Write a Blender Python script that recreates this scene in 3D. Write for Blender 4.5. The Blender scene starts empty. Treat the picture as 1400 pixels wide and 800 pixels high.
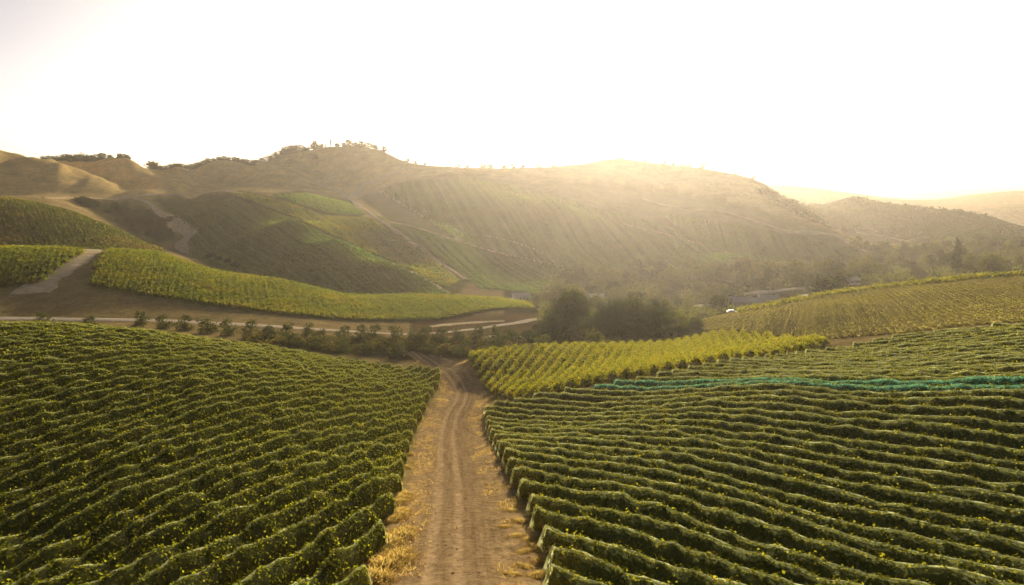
import bpy, math, random, bisect
import numpy as np
random.seed(5)
rng = np.random.default_rng(11)
SC = bpy.context.scene
COL = SC.collection
PI = math.pi

# ------------------------------------------------------------------ camera model
F = 946.0                                   # focal length in photo pixels (1400 wide)
PITCH = math.atan(160 / F)
cp, sp = math.cos(PITCH), math.sin(PITCH)

def lift(px, py, D):
    """photo pixel + depth along the optical axis -> world point (camera at the origin)"""
    rx, up = (px - 700) / F, -(py - 400) / F
    return np.array([D * rx, D * (cp + sp * up), D * (-sp + cp * up)])

def project(x, y, z):
    D = y * cp - z * sp
    D = np.maximum(D, 0.01)
    return 700 + F * x / D, 400 - F * (y * sp + z * cp) / D, D

# ------------------------------------------------------------------ noise
_perm = np.random.default_rng(3).permutation(512)
_perm = np.concatenate([_perm, _perm])
_val = np.random.default_rng(4).random(512) * 2 - 1
def vnoise(x, y):
    x = np.asarray(x, float); y = np.asarray(y, float)
    xi = np.floor(x).astype(int); yi = np.floor(y).astype(int)
    fx, fy = x - xi, y - yi
    fx = fx * fx * (3 - 2 * fx); fy = fy * fy * (3 - 2 * fy)
    def h(a, b): return _val[_perm[(_perm[a & 511] + b) & 511]]
    return (h(xi, yi) * (1 - fx) + h(xi + 1, yi) * fx) * (1 - fy) + (h(xi, yi + 1) * (1 - fx) + h(xi + 1, yi + 1) * fx) * fy
def fbm(x, y, o=3):
    s, a = 0, 1.0
    for i in range(o):
        s = s + a * vnoise(x * 2 ** i + 17.3 * i, y * 2 ** i - 9.1 * i); a *= .5
    return s

# ------------------------------------------------------------------ terrain
ROW_H = 1.85
T = []                                        # control points as world xyz
def g(px, py, D): T.append(lift(px, py, D))
def t(px, py, D):                             # a point on top of a vine row
    p = lift(px, py, D); p[2] -= ROW_H; T.append(p)
# dirt track
for a in [(640,800,39),(640,760,45),(640,700,57),(635,650,74),(628,600,103),(640,570,125),(655,550,140),(640,530,158),(605,503,182)]: g(*a)
# left vineyard slope (row tops)
for a in [(0,770,40),(0,687,51),(0,634,59),(0,591,67),(0,564,72),(0,537,78),(0,500,88),(0,470,101),(0,445,118),
          (150,770,38.5),(150,680,50),(150,615,62),(150,560,77),(150,505,94),(150,470,112),(150,448,132),
          (280,750,40),(280,693,48),(280,648,56),(280,616,63.6),(280,574,75),(280,548,83),(280,520,94),(280,490,113),(280,467,138),
          (430,770,38.5),(430,690,50),(430,630,65),(430,580,83),(430,545,98),(430,515,118),(430,490,150),
          (544,641,67),(550,605,85),(565,570,107),(585,535,137),(600,505,168)]: t(*a)
# right vineyard slope (row tops)
for a in [(762,747,41),(752,717,46),(742,695,50.6),(730,673,56.4),(712,643,66),(690,605,84),(675,572,112),
          (1030,781,35.5),(1030,736,41.4),(1030,691,47.3),(1030,659,53.2),(1030,629,59),(1040,580,71),(1050,530,85),
          (1400,781,34.2),(1400,743,38.5),(1400,698,42.7),(1400,649,49.1),(1400,590,56),(1400,537,63),(1400,495,78),(1400,455,103),
          (1230,540,72),(1230,500,92),(1250,465,118),(860,700,46),(860,640,60),(860,590,78),(860,552,100),
          (1100,500,105),(1150,475,128),(780,560,107)]: t(*a)
# yellow block
for a in [(700,553,130),(800,533,124),(900,516,122),(1000,498,126),(1145,474,136),(640,495,176),(700,486,182),(800,480,186),(880,478,190),(950,468,200),(1050,469,178),
          (800,512,152),(950,492,156)]: g(*a)
# valley floor, gravel road, tree clump
for a in [(0,437,226),(100,438,228),(300,443,230),(400,449,230),(480,454,230),(560,458,230),(620,454,240),(680,446,255),(730,438,270),
          (640,474,205),(720,468,215),(780,468,235),(850,474,240),(920,466,235),(960,455,225)]: g(*a)
for x, D, z in [(0,175,-41.5),(150,180,-43),(280,185,-45),(430,192,-48),(560,205,-50)]:
    T.append(np.array([(x-700)/F*D, D, z]))
# bank above the road and the middle vineyard
for a in [(0,402,255),(115,400,255),(300,424,250),(480,443,255),(620,441,272),(730,427,305),
          (0,340,330),(115,340,330),(140,341,335),(220,346,340),(300,371,330),(400,386,325),(470,403,325),(560,404,340),(650,407,350),(720,413,370)]: g(*a)
# left green hill
for a in [(0,268,520),(50,276,515),(100,290,500),(160,315,480),(220,340,450),(0,346,385),(100,348,385)]: g(*a)
for a in [(120,273,600),(180,300,600),(215,322,560),(248,345,520),(255,318,556)]: g(*a)
# front spur of the main hill
for a in [(300,262,655),(330,274,615),(400,300,525),(460,328,470),(530,357,440),(575,380,420),(615,403,405),(280,352,490),(330,366,455),(400,385,420),(480,402,400),(560,404,392),
          (238,296,580),(272,292,602),(272,322,540),(350,320,515),(440,362,430)]: g(*a)
# shoulder behind it
for a in [(440,293,610),(500,297,600),(385,268,650),(560,315,560),(640,383,460),(600,350,510),(520,330,530)]: g(*a)
# golden hills and hilltop: three ridges one behind another, each with a dip behind its crest
for a in [(0,206,775),(40,214,772),(75,224,768),(110,236,762),(150,250,754),(195,264,744),
          (40,226,808),(75,236,800),(110,247,792),(150,258,780),(195,272,765),
          (0,231,672),(50,240,674),(100,253,672),(150,266,668),(0,263,628),(50,264,634),(100,269,640),(180,270,655),(220,267,690),
          (60,214,860),(95,218,845),(125,222,838),(165,222,834),(200,229,830),(250,241,822),(300,258,800),(165,240,800),(215,254,780),
          (250,252,860),(300,268,830),
          (240,236,880),(300,224,895),(370,224,890),(420,238,878),(468,262,850),(300,256,845),(380,260,780),(340,240,860),(430,262,770),
          (370,237,925),(420,252,910),(468,272,880),
          (350,223,960),(400,213,975),(450,204,985),(520,208,985),(560,223,965),(600,229,960),(480,240,925),(540,245,880),(520,262,800),(487,271,775)]: g(*a)
for a in [(400,307,538),(460,336,492),(530,365,460),(760,276,720),(830,300,672),(900,322,632),(1000,352,592),(760,284,748),(830,308,705),(900,329,668),(1085,296,900),(1115,318,850)]: g(*a)
# the land falls away behind every skyline crest
for px, py, D in [(0,206,775),(40,214,800),(95,218,845),(125,222,838),(165,222,834),(200,229,830),(240,236,880),(300,224,895),(350,223,960),(400,213,975),(450,204,985),(485,205,985),(520,208,985),(560,223,965),(600,229,960),(665,233,965),(760,227,980),(850,217,1030),(900,224,1050),(950,233,1060),(1000,245,1040)]:
    g(px, py+7, D*1.06); g(px, py+22, D*1.22); g(px, py+34, D*1.5)
# long hazy face on the right
for a in [(665,233,965),(760,227,980),(850,217,1030),(900,224,1050),(950,233,1060),(1000,245,1040),(1030,251,1020),
          (1060,263,920),(1100,296,820),(1150,323,765),(1200,346,730),
          (600,270,740),(600,300,650),(700,270,745),(700,320,620),(700,372,505),(640,320,590),(800,270,790),(800,330,625),(800,372,530),(900,270,860),(900,312,720),(900,368,570),
          (1000,290,790),(1000,330,700),(1000,372,620),(1100,335,750),(1100,372,620)]: g(*a)
# valley on the right, brown hill
for a in [(760,402,430),(850,402,450),(950,402,470),(1000,417,420),(1100,397,420),(1300,382,450),(1400,374,480),
          (1150,468,150),(1400,445,128),(1200,432,190),(1400,412,205),(1400,379,290),(1250,391,290),(1140,404,285),(1000,431,270),(955,441,255),(1060,450,195),
          (1200,361,650),(1300,361,620),(1400,352,700),(1400,332,850),(1300,337,850)]: g(*a)
# wooded hill and far ridges
for a in [(1070,254,1900),(1100,258,1900),(1150,268,1900),(1210,275,1950),(1050,262,1550),(1075,281,1230),(1120,287,1240),(1148,277,1270),(1172,268,1280),(1200,277,1275),(1250,283,1265),(1300,288,1250),(1350,295,1200),(1400,317,1100),
          (1120,297,1480),(1180,290,1520),(1300,299,1480),(1380,320,1350),(1150,320,950),(1250,331,950),
          (1290,275,2600),(1330,270,2600),(1400,269,2600),(1440,272,2600),(1230,270,3600),(1340,281,2000),(1400,284,1800)]: g(*a)
for x in (-100,150,400,650,900,1050):
    for D, z in [(1800,-70),(3000,-95),(8500,-60)][x == 1050:]:
        T.append(np.array([(x-700)/F*D, D, z]))
for x in (1200,1320,1450):
    for D, z in [(1700,-110),(2700,-110),(4500,-90),(8500,-60)]:
        T.append(np.array([(x-700)/F*D, D, z]))
# near ground and the sides, out of frame
T = np.array(T)
edge = []
for p in T:
    px, py, D = project(*p)
    az, r = math.atan2(p[0], p[1]), math.hypot(p[0], p[1])
    if px <= 1: edge += [(az - d, r, p[2]) for d in (.3, .75, 1.3)]
    if px >= 1399: edge += [(az + d, r, p[2]) for d in (.3, .75, 1.3)]
near = []
for az in range(-100, 101, 20):
    for r in (10, 16, 24):
        y = r * math.cos(math.radians(az))
        near.append((math.radians(az), r, -(13.0 + .254 * max(y, 2))))
ctrl = [(math.atan2(p[0], p[1]), math.hypot(p[0], p[1]), p[2]) for p in T] + edge + near
ctrl = np.array(ctrl)
KA, KB = 1.0, 0.75
CU = np.stack([ctrl[:,0]*KA, np.log(ctrl[:,1])*KB], 1)
CS = ctrl[:,2] / ctrl[:,1]
def tps_k(d2): return np.where(d2 > 1e-14, d2 * np.log(np.maximum(d2, 1e-14)), 0)
n = len(CU)
A = np.zeros((n+3, n+3))
A[:n,:n] = tps_k(((CU[:,None]-CU[None])**2).sum(-1)) + np.eye(n)*5e-5
A[:n,n] = 1; A[:n,n+1:] = CU; A[n,:n] = 1; A[n+1:,:n] = CU.T
W = np.linalg.solve(A, np.concatenate([CS, [0,0,0]]))
def slope_at(az, lr):
    q = np.stack([az*KA, lr*KB], -1)
    out = np.empty(len(q))
    for i in range(0, len(q), 20000):
        b = q[i:i+20000]
        out[i:i+20000] = tps_k(((b[:,None]-CU[None])**2).sum(-1)) @ W[:n] + W[n] + b @ W[n+1:]
    return out
AZ = np.concatenate([np.linspace(-2.0,-.76,40)[:-1], np.linspace(-.76,.76,640), np.linspace(.76,2.0,40)[1:]])
LR = np.linspace(math.log(9.0), math.log(9000), 540)
GA, GL = np.meshgrid(AZ, LR, indexing='ij')
R = np.exp(GL)
Zg = slope_at(GA.ravel(), GL.ravel()).reshape(GA.shape) * R
GX, GY = np.sin(GA)*R, np.cos(GA)*R
far_k = np.clip((R-280)/500, 0, 1)
Zg += far_k * (1.6*fbm(GX/70, GY/70, 3) + 2.2*fbm(GX/190+5, GY/190, 2)) * np.clip(1.6-R/4000, .3, 1)
_gx, _gy, _gd = project(GX, GY, Zg)
_gk = np.clip((330-_gx)/60, 0, 1)*np.clip((_gd-640)/50, 0, 1)*np.clip((1000-_gd)/100, 0, 1)
Zg += _gk*7.0*fbm(GX/34+GY/90, GY/120, 3)
Zg += np.clip(R/200, .15, 1) * .10 * fbm(GX/6, GY/6, 2)

def height(x, y):
    x = np.asarray(x, float); y = np.asarray(y, float)
    az = np.arctan2(x, y); lr = np.log(np.maximum(np.hypot(x, y), 9.01))
    i = np.clip(np.searchsorted(AZ, az) - 1, 0, len(AZ)-2)
    fa = np.clip((az-AZ[i])/(AZ[i+1]-AZ[i]), 0, 1)
    fj = np.clip((lr-LR[0])/(LR[1]-LR[0]), 0, len(LR)-1.001)
    j = fj.astype(int); fl = fj - j
    z00, z10, z01, z11 = Zg[i,j], Zg[i+1,j], Zg[i,j+1], Zg[i+1,j+1]
    return np.where(fa >= fl, z00+fa*(z10-z00)+fl*(z11-z10), z00+fl*(z01-z00)+fa*(z11-z01))

def hit(px, py, dmin=20, dmax=6000):
    """first point of the ground along the sight line through a photo pixel, beyond dmin"""
    D = np.exp(np.linspace(math.log(dmin), math.log(dmax), 4000))
    d = lift(px, py, 1.0)
    P = D[:,None]*d[None]
    below = P[:,2] <= height(P[:,0], P[:,1])
    k = int(np.argmax(below))
    if not below.any(): k = len(D)-1
    return P[k,0], P[k,1], float(height(P[k,0], P[k,1]))

def plan(px, D):
    """photo column + depth -> plan position on the ground"""
    x = (px-700)/F*D; y = D
    for _ in range(6):
        z = float(height(x, y)); y = (D + z*sp)/cp
    return x, y

def crest(px, d0, d1, back=4.0):
    """plan point of the skyline in a photo column, between two depths"""
    D = np.linspace(d0, d1, 400); x = (px-700)/F*D; y = D
    z = height(x, y); k = int(np.argmin(project(x, y, z)[1]))
    return x[k]*(1+back/D[k]), y[k]*(1+back/D[k])

def inside(poly, x, y):
    x = np.asarray(x); y = np.asarray(y); c = np.zeros(x.shape, bool)
    n = len(poly); j = n-1
    for i in range(n):
        xi, yi = poly[i]; xj, yj = poly[j]
        m = ((yi > y) != (yj > y)) & (x < (xj-xi)*(y-yi)/((yj-yi) if yj != yi else 1e-9) + xi)
        c ^= m; j = i
    return c

# ------------------------------------------------------------------ helpers: meshes, tags
def mesh(name, verts, faces, mat=None, smooth=False, mats=None, midx=None):
    me = bpy.data.meshes.new(name)
    verts = np.asarray(verts, np.float32)
    if isinstance(faces, np.ndarray):
        k = faces.shape[1]; nf = len(faces)
        me.vertices.add(len(verts)); me.vertices.foreach_set('co', verts.ravel())
        me.loops.add(nf*k); me.loops.foreach_set('vertex_index', faces.astype(np.int32).ravel())
        me.polygons.add(nf); me.polygons.foreach_set('loop_start', np.arange(0, nf*k, k, dtype=np.int32))
        me.update(calc_edges=True)
    else:
        me.from_pydata([tuple(map(float, v)) for v in verts], [], faces)
    for m in (mats or ([mat] if mat else [])): me.materials.append(m)
    if midx is not None: me.polygons.foreach_set('material_index', np.asarray(midx, np.int32))
    if smooth is not False:
        s = np.ones(len(me.polygons), bool) if smooth is True else np.asarray(smooth, bool)
        me.polygons.foreach_set('use_smooth', s)
    me.update()
    return me
def link(name, data, parent=None, loc=None):
    o = bpy.data.objects.new(name, data); COL.objects.link(o)
    if parent is not None: o.parent = parent
    if loc is not None: o.location = loc
    return o
def tag(o, label, cat, group=None, kind=None):
    o['label'] = label; o['category'] = cat
    if group: o['group'] = group
    if kind: o['kind'] = kind
    return o
def structure(o, label=None, cat=None):
    o['kind'] = 'structure'
    if label: o['label'] = label
    if cat: o['category'] = cat
    return o
ORD = 'first second third fourth fifth sixth seventh eighth ninth tenth eleventh twelfth thirteenth fourteenth fifteenth sixteenth seventeenth eighteenth nineteenth'.split()
TENS = {2:'twenty',3:'thirty',4:'forty',5:'fifty',6:'sixty',7:'seventy'}
TENTH = {2:'twentieth',3:'thirtieth',4:'fortieth',5:'fiftieth',6:'sixtieth',7:'seventieth'}
def ordinal(k):
    if k < 20: return ORD[k-1]
    return TENTH[k//10] if k % 10 == 0 else TENS[k//10] + '-' + ORD[k%10-1]

HULL = None
class Acc:
    """collects numpy pieces of quads into one mesh"""
    def __init__(s): s.v = []; s.f = []; s.n = 0; s.sm = []; s.mi = []
    def add(s, v, f, smooth=False, mi=0):
        if len(f) == 0: return
        s.v.append(np.asarray(v, np.float32)); s.f.append(np.asarray(f, np.int64)+s.n); s.n += len(v)
        s.sm.append(np.full(len(f), smooth)); s.mi.append(np.full(len(f), mi))
    def build(s, name, *mats): return mesh(name, np.concatenate(s.v), np.concatenate(s.f), mats=list(mats), smooth=np.concatenate(s.sm), midx=np.concatenate(s.mi))

def grid_faces(nr, nc, closed=False):
    i, j = np.meshgrid(np.arange(nr-1), np.arange(nc if closed else nc-1), indexing='ij')
    i = i.ravel(); j = j.ravel(); j2 = (j+1) % nc
    return np.stack([i*nc+j, i*nc+j2, (i+1)*nc+j2, (i+1)*nc+j], 1)

def leaf_quads(P, size, up=0.0, outward=None, rs=None, loose=.55):
    """one small four-cornered leaf (or leaf cluster) at each point"""
    rs = rs or rng
    n = len(P)
    nrm = rs.normal(size=(n,3)); 
    if outward is not None: nrm = nrm*loose + outward
    nrm[:,2] += up
    nrm /= np.linalg.norm(nrm, axis=1, keepdims=True)+1e-9
    a = np.cross(nrm, rs.normal(size=(n,3))); a /= np.linalg.norm(a, axis=1, keepdims=True)+1e-9
    b = np.cross(nrm, a)
    s = (size*rs.uniform(.55,1.3,n))[:,None]
    k = rs.uniform(.55,1,n)[:,None]
    v = np.stack([P-a*s*.5, P-b*s*k*.45+a*s*.08, P+a*s*.5, P+b*s*k*.45+a*s*.08], 1).reshape(-1,3)
    return v, np.arange(4*n).reshape(n,4)

def tube(path, radii, k=7):
    path = np.asarray(path, float); n = len(path)
    tang = np.gradient(path, axis=0); tang /= np.linalg.norm(tang, axis=1, keepdims=True)+1e-9
    ref = np.array([.31,.95,.05]); a = np.cross(tang, ref); a /= np.linalg.norm(a, axis=1, keepdims=True)+1e-9
    b = np.cross(tang, a)
    th = np.arange(k)/k*2*PI
    v = path[:,None] + np.asarray(radii)[:,None,None]*(a[:,None]*np.cos(th)[None,:,None] + b[:,None]*np.sin(th)[None,:,None])
    v = v.reshape(-1,3); f = grid_faces(n, k, True)
    v = np.concatenate([v, path[-1:], path[:1]])
    caps = np.array([[(n-1)*k+i, (n-1)*k+(i+1)%k, n*k, n*k] for i in range(0)]).reshape(-1,4)
    return v, f

# ------------------------------------------------------------------ materials
def newmat(name):
    m = bpy.data.materials.new(name); m.use_nodes = True
    nt = m.node_tree; nt.nodes.clear()
    return m, nt, nt.nodes, nt.links
def N(nt, typ, **kw):
    nd = nt.nodes.new(typ)
    for k, v in kw.items():
        if k in nd.inputs: nd.inputs[k].default_value = v
        else: setattr(nd, k, v)
    return nd
def ramp(nt, fac, stops, interp='LINEAR'):
    r = nt.nodes.new('ShaderNodeValToRGB'); r.color_ramp.interpolation = interp
    els = r.color_ramp.elements
    while len(els) < len(stops): els.new(.5)
    for e, (p, c) in zip(els, stops): e.position = p; e.color = (*c, 1)
    nt.links.new(fac, r.inputs[0]); return r.outputs[0]
def wpos(nt, scale=1.0, sc3=None):
    ge = nt.nodes.new('ShaderNodeNewGeometry')
    mp = nt.nodes.new('ShaderNodeMapping'); nt.links.new(ge.outputs['Position'], mp.inputs[0])
    mp.inputs['Scale'].default_value = sc3 or (scale,)*3
    return mp.outputs[0]
def noise(nt, scale, detail=4, rough=.55, vec=None):
    nd = nt.nodes.new('ShaderNodeTexNoise'); nd.inputs['Scale'].default_value = scale
    nd.inputs['Detail'].default_value = detail; nd.inputs['Roughness'].default_value = rough
    nt.links.new(vec if vec is not None else wpos(nt), nd.inputs['Vector']); return nd.outputs[0]
def mixc(nt, fac, a, b, mode='MIX'):
    m = nt.nodes.new('ShaderNodeMix'); m.data_type = 'RGBA'; m.blend_type = mode
    for v, i in ((fac, 0), (a, 6), (b, 7)):
        if isinstance(v, (int, float)): m.inputs[i].default_value = v
        elif isinstance(v, tuple): m.inputs[i].default_value = (*v, 1)
        else: nt.links.new(v, m.inputs[i])
    return m.outputs[2]

def leaf_mat(name, dark, mid, warm, patch=.35, transl=.45, warm_amt=.3, patch_scale=.35):
    """leaves: every leaf takes its own tone, and whole vines turn yellow in patches"""
    m, nt, nodes, links = newmat(name)
    ge = nodes.new('ShaderNodeNewGeometry')
    c = ramp(nt, ge.outputs['Random Per Island'], [(0, dark), (.55, mid), (1, tuple(min(1, v*1.2) for v in mid))])
    n1 = noise(nt, patch_scale, 3, .6)
    n2 = noise(nt, .8, 2, .6)
    mx = N(nt, 'ShaderNodeMath', operation='MULTIPLY_ADD'); links.new(n2, mx.inputs[0]); mx.inputs[1].default_value = .5
    links.new(n1, mx.inputs[2])
    k = ramp(nt, mx.outputs[0], [(.72, (0,0,0)), (.95, (1,1,1))])
    sc = N(nt, 'ShaderNodeMath', operation='MULTIPLY'); links.new(k, sc.inputs[0]); sc.inputs[1].default_value = warm_amt*2
    sc.use_clamp = True
    c = mixc(nt, sc.outputs[0], c, warm)
    d = N(nt, 'ShaderNodeBsdfDiffuse', Roughness=.5); links.new(c, d.inputs['Color'])
    tr = nodes.new('ShaderNodeBsdfTranslucent')
    tc = mixc(nt, 1.0, c, (1.2, 1.2, .75), 'MULTIPLY'); links.new(tc, tr.inputs[0])
    ms = nodes.new('ShaderNodeMixShader'); ms.inputs[0].default_value = transl
    links.new(d.outputs[0], ms.inputs[1]); links.new(tr.outputs[0], ms.inputs[2])
    o = nodes.new('ShaderNodeOutputMaterial'); links.new(ms.outputs[0], o.inputs[0])
    return m

def net_mat(name, col, cover):
    """thin bird netting: mostly holes, denser when seen along the cloth"""
    m, nt, nodes, links = newmat(name)
    n1 = noise(nt, 1.1, 3, .6)
    c = ramp(nt, n1, [(.3, tuple(v*.75 for v in col)), (.7, tuple(v*1.15 for v in col))])
    d = nodes.new('ShaderNodeBsdfDiffuse'); links.new(c, d.inputs[0])
    tr = nodes.new('ShaderNodeBsdfTranslucent'); links.new(c, tr.inputs[0])
    ms = nodes.new('ShaderNodeMixShader'); ms.inputs[0].default_value = .5
    links.new(d.outputs[0], ms.inputs[1]); links.new(tr.outputs[0], ms.inputs[2])
    tp = nodes.new('ShaderNodeBsdfTransparent')
    n2 = noise(nt, 2.3, 3, .7)
    cv = ramp(nt, n2, [(.3, (cover*.55,)*3), (.75, (min(1, cover*1.5),)*3)])
    mt = nodes.new('ShaderNodeMixShader'); links.new(cv, mt.inputs[0])
    links.new(tp.outputs[0], mt.inputs[1]); links.new(ms.outputs[0], mt.inputs[2])
    o = nodes.new('ShaderNodeOutputMaterial'); links.new(mt.outputs[0], o.inputs[0])
    return m

def rough_mat(name, a, b, scale=1.0, rough=.9, bump=0, bscale=None, detail=6):
    m, nt, nodes, links = newmat(name)
    c = ramp(nt, noise(nt, scale, detail, .65), [(.3, a), (.7, b)])
    if rough >= .7:
        p = N(nt, 'ShaderNodeBsdfDiffuse', Roughness=.7); links.new(c, p.inputs['Color'])
    else:
        p = N(nt, 'ShaderNodeBsdfPrincipled', Roughness=rough); links.new(c, p.inputs['Base Color'])
    if bump:
        bp = N(nt, 'ShaderNodeBump', Strength=bump, Distance=.2)
        links.new(noise(nt, bscale or scale*3, 5, .7), bp.inputs['Height']); links.new(bp.outputs[0], p.inputs['Normal'])
    o = nodes.new('ShaderNodeOutputMaterial'); links.new(p.outputs[0], o.inputs[0])
    return m

def ground_mat():
    m, nt, nodes, links = newmat('ground_cover')
    at = N(nt, 'ShaderNodeAttribute', attribute_name='soil')
    n1 = noise(nt, .9, 8, .7)
    n2 = noise(nt, .06, 5, .6)
    v1 = ramp(nt, n1, [(.25, (.62,.62,.62)), (.75, (1.35,1.33,1.28))])
    v2 = ramp(nt, n2, [(.3, (.78,.80,.80)), (.7, (1.2,1.17,1.12))])
    c = mixc(nt, 1.0, at.outputs['Color'], v1, 'MULTIPLY'); c = mixc(nt, 1.0, c, v2, 'MULTIPLY')
    p = N(nt, 'ShaderNodeBsdfDiffuse', Roughness=.8); links.new(c, p.inputs['Color'])
    v3 = ramp(nt, noise(nt, .22, 6, .7), [(.3, (.80,.80,.78)), (.7, (1.18,1.17,1.12))]); c = mixc(nt, 1.0, c, v3, 'MULTIPLY'); links.new(c, p.inputs['Color'])
    b0 = N(nt, 'ShaderNodeBump', Strength=.7, Distance=1.6); links.new(noise(nt, .13, 7, .68), b0.inputs['Height'])
    bp = N(nt, 'ShaderNodeBump', Strength=.6, Distance=.25); links.new(noise(nt, 1.3, 8, .7), bp.inputs['Height']); links.new(b0.outputs[0], bp.inputs['Normal'])
    links.new(bp.outputs[0], p.inputs['Normal'])
    o = nodes.new('ShaderNodeOutputMaterial'); links.new(p.outputs[0], o.inputs[0])
    return m

M = {}
M['ground'] = ground_mat()
M['track'] = None
M['gravel'] = rough_mat('pale_gravel', (.54,.44,.30), (.70,.59,.43), .5, .95, .3, 2)
M['hill_dirt'] = rough_mat('dusty_dirt', (.40,.30,.165), (.72,.57,.36), .35, .95)
M['leaf_left'] = leaf_mat('vine_leaves_left', (.072,.082,.009), (.168,.178,.016), (.27,.22,.022), warm_amt=.2)
M['leaf_right'] = leaf_mat('vine_leaves_right', (.085,.088,.010), (.20,.195,.02), (.29,.23,.025), warm_amt=.2)
M['leaf_yellow'] = leaf_mat('vine_leaves_yellow', (.085,.10,.012), (.20,.195,.02), (.33,.25,.025), warm_amt=.3)
M['leaf_mid'] = leaf_mat('vine_leaves_middle', (.07,.09,.014), (.14,.155,.022), (.25,.20,.02), warm_amt=.35, patch_scale=.05)
M['leaf_brown'] = leaf_mat('vine_leaves_brown', (.16,.135,.055), (.22,.19,.072), (.25,.225,.05), warm_amt=.35, patch_scale=.03)
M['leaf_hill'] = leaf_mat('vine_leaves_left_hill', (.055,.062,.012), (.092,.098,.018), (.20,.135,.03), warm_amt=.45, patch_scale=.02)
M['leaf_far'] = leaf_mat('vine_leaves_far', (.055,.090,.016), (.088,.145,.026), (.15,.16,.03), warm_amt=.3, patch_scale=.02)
M['inner'] = rough_mat('shaded_inner_vine_leaves', (.035,.04,.008), (.085,.088,.016), 2.5, 1.0)  # inner leaves, with shade inside the hedge put into the darker colour
M['net'] = net_mat('bird_net', (.46,.52,.24), .13)
M['net_fold'] = net_mat('lit_ridge_and_end_net', (.50,.54,.28), .55)  # paler, denser net: sunlit ridge put into the colour; also gathered row ends
M['net_thin'] = net_mat('thin_bird_net', (.50,.53,.28), .07)
M['net_thin_fold'] = net_mat('thin_lit_ridge_and_end_net', (.5,.53,.26), .42)  # left rows: denser net painted for sunlit tops; also gathered row ends
M['net_teal'] = net_mat('teal_net', (.17,.46,.29), .48)
M['net_teal_fold'] = M['net_teal']
M['oak'] = leaf_mat('oak_leaves', (.014,.022,.006), (.036,.050,.012), (.06,.06,.016), transl=.25, warm_amt=.2)
M['olive'] = leaf_mat('olive_leaves', (.028,.036,.013), (.072,.080,.032), (.10,.09,.04), transl=.3, warm_amt=.2)
M['tree'] = leaf_mat('valley_leaves', (.045,.055,.014), (.10,.11,.028), (.17,.15,.04), transl=.3, warm_amt=.25, patch_scale=.05)
M['shrub'] = leaf_mat('dry_shrub_leaves', (.06,.055,.02), (.11,.10,.035), (.2,.15,.05), transl=.3, warm_amt=.4)
M['straw'] = leaf_mat('dry_grass_blades', (.25,.175,.07), (.37,.265,.115), (.44,.34,.16), transl=.35, warm_amt=.3)
M['bark'] = rough_mat('bark', (.07,.05,.035), (.13,.10,.07), 6)
M['post'] = rough_mat('weathered_post', (.20,.15,.10), (.32,.25,.17), 5)
M['white_wall'] = rough_mat('white_painted_wall', (.72,.70,.66), (.80,.78,.74), .6)
M['grey_wall'] = rough_mat('grey_painted_wall', (.34,.31,.27), (.42,.38,.33), .6)
M['tan_wall'] = rough_mat('tan_wall', (.42,.34,.24), (.5,.41,.29), .6)
M['pale_roof'] = rough_mat('pale_metal_roof', (.40,.36,.30), (.50,.46,.39), .4, .5)
M['dark_roof'] = rough_mat('brown_shingle_roof', (.12,.09,.07), (.18,.14,.1), .8)
M['window'] = rough_mat('dark_window_glass', (.02,.025,.03), (.03,.035,.04), 1, .1)
M['door'] = rough_mat('dark_door', (.10,.07,.05), (.14,.10,.07), 2, .6)
M['tyre'] = rough_mat('black_tyre', (.015,)*3, (.025,)*3, 3, .8)
M['car_paint'] = rough_mat('white_car_paint', (.55,.54,.52), (.6,.59,.57), 1, .65)
M['steel'] = rough_mat('grey_steel', (.25,.25,.25), (.35,.35,.35), 2, .5)

# ------------------------------------------------------------------ plan polygons of the fields
def P(*pts): return [plan(*p) for p in pts]
LEFT_EDGE = [(500,37.5),(517,44),(535,53),(548,66),(556,84),(568,104),(583,130),(598,156),(604,172)]
RIGHT_EDGE = [(756,37),(752,43),(742,47),(733,52),(723,57),(706,66),(684,84),(668,108),(664,128)]
POLY_LEFT = P(*LEFT_EDGE, (560,176),(430,168),(280,158),(150,150),(0,138),(-150,132),(-420,110),(-420,30),(-300,22),(0,22),(300,24),(470,29))
POLY_RIGHT = P(*RIGHT_EDGE, (740,125),(800,119),(900,116.5),(1000,119),(1145,130),(1230,128),(1310,122),(1400,116),(1560,105),(1760,84),(2100,66),(2100,22),(1300,22),(900,25),(770,30))
POLY_YELLOW = P((704,132),(800,126),(900,124),(1000,128),(1140,137),(1120,150),(1050,182),(980,204),(890,198),(800,192),(700,187),(642,182),(652,165),(676,146))
def PH(*pts): return [hit(*p)[:2] for p in pts]
POLY_MID = PH((120,392),(200,405),(300,420),(400,432),(480,439),(600,438),(728,422),(715,414,300),(650,408,300),(560,405,300),(470,404,300),(400,388,300),(300,373,300),(220,348,300),(150,343,300))
POLY_MIDLEFT = PH((-150,392),(52,390),(118,345,280),(112,342,280),(-150,342,280))
POLY_BROWN = PH((965,452),(1060,461),(1148,463),(1250,455),(1400,441),(1600,430)) + P((1600,305),(1400,300),(1250,298),(1140,292),(1000,280),(958,262))

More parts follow.
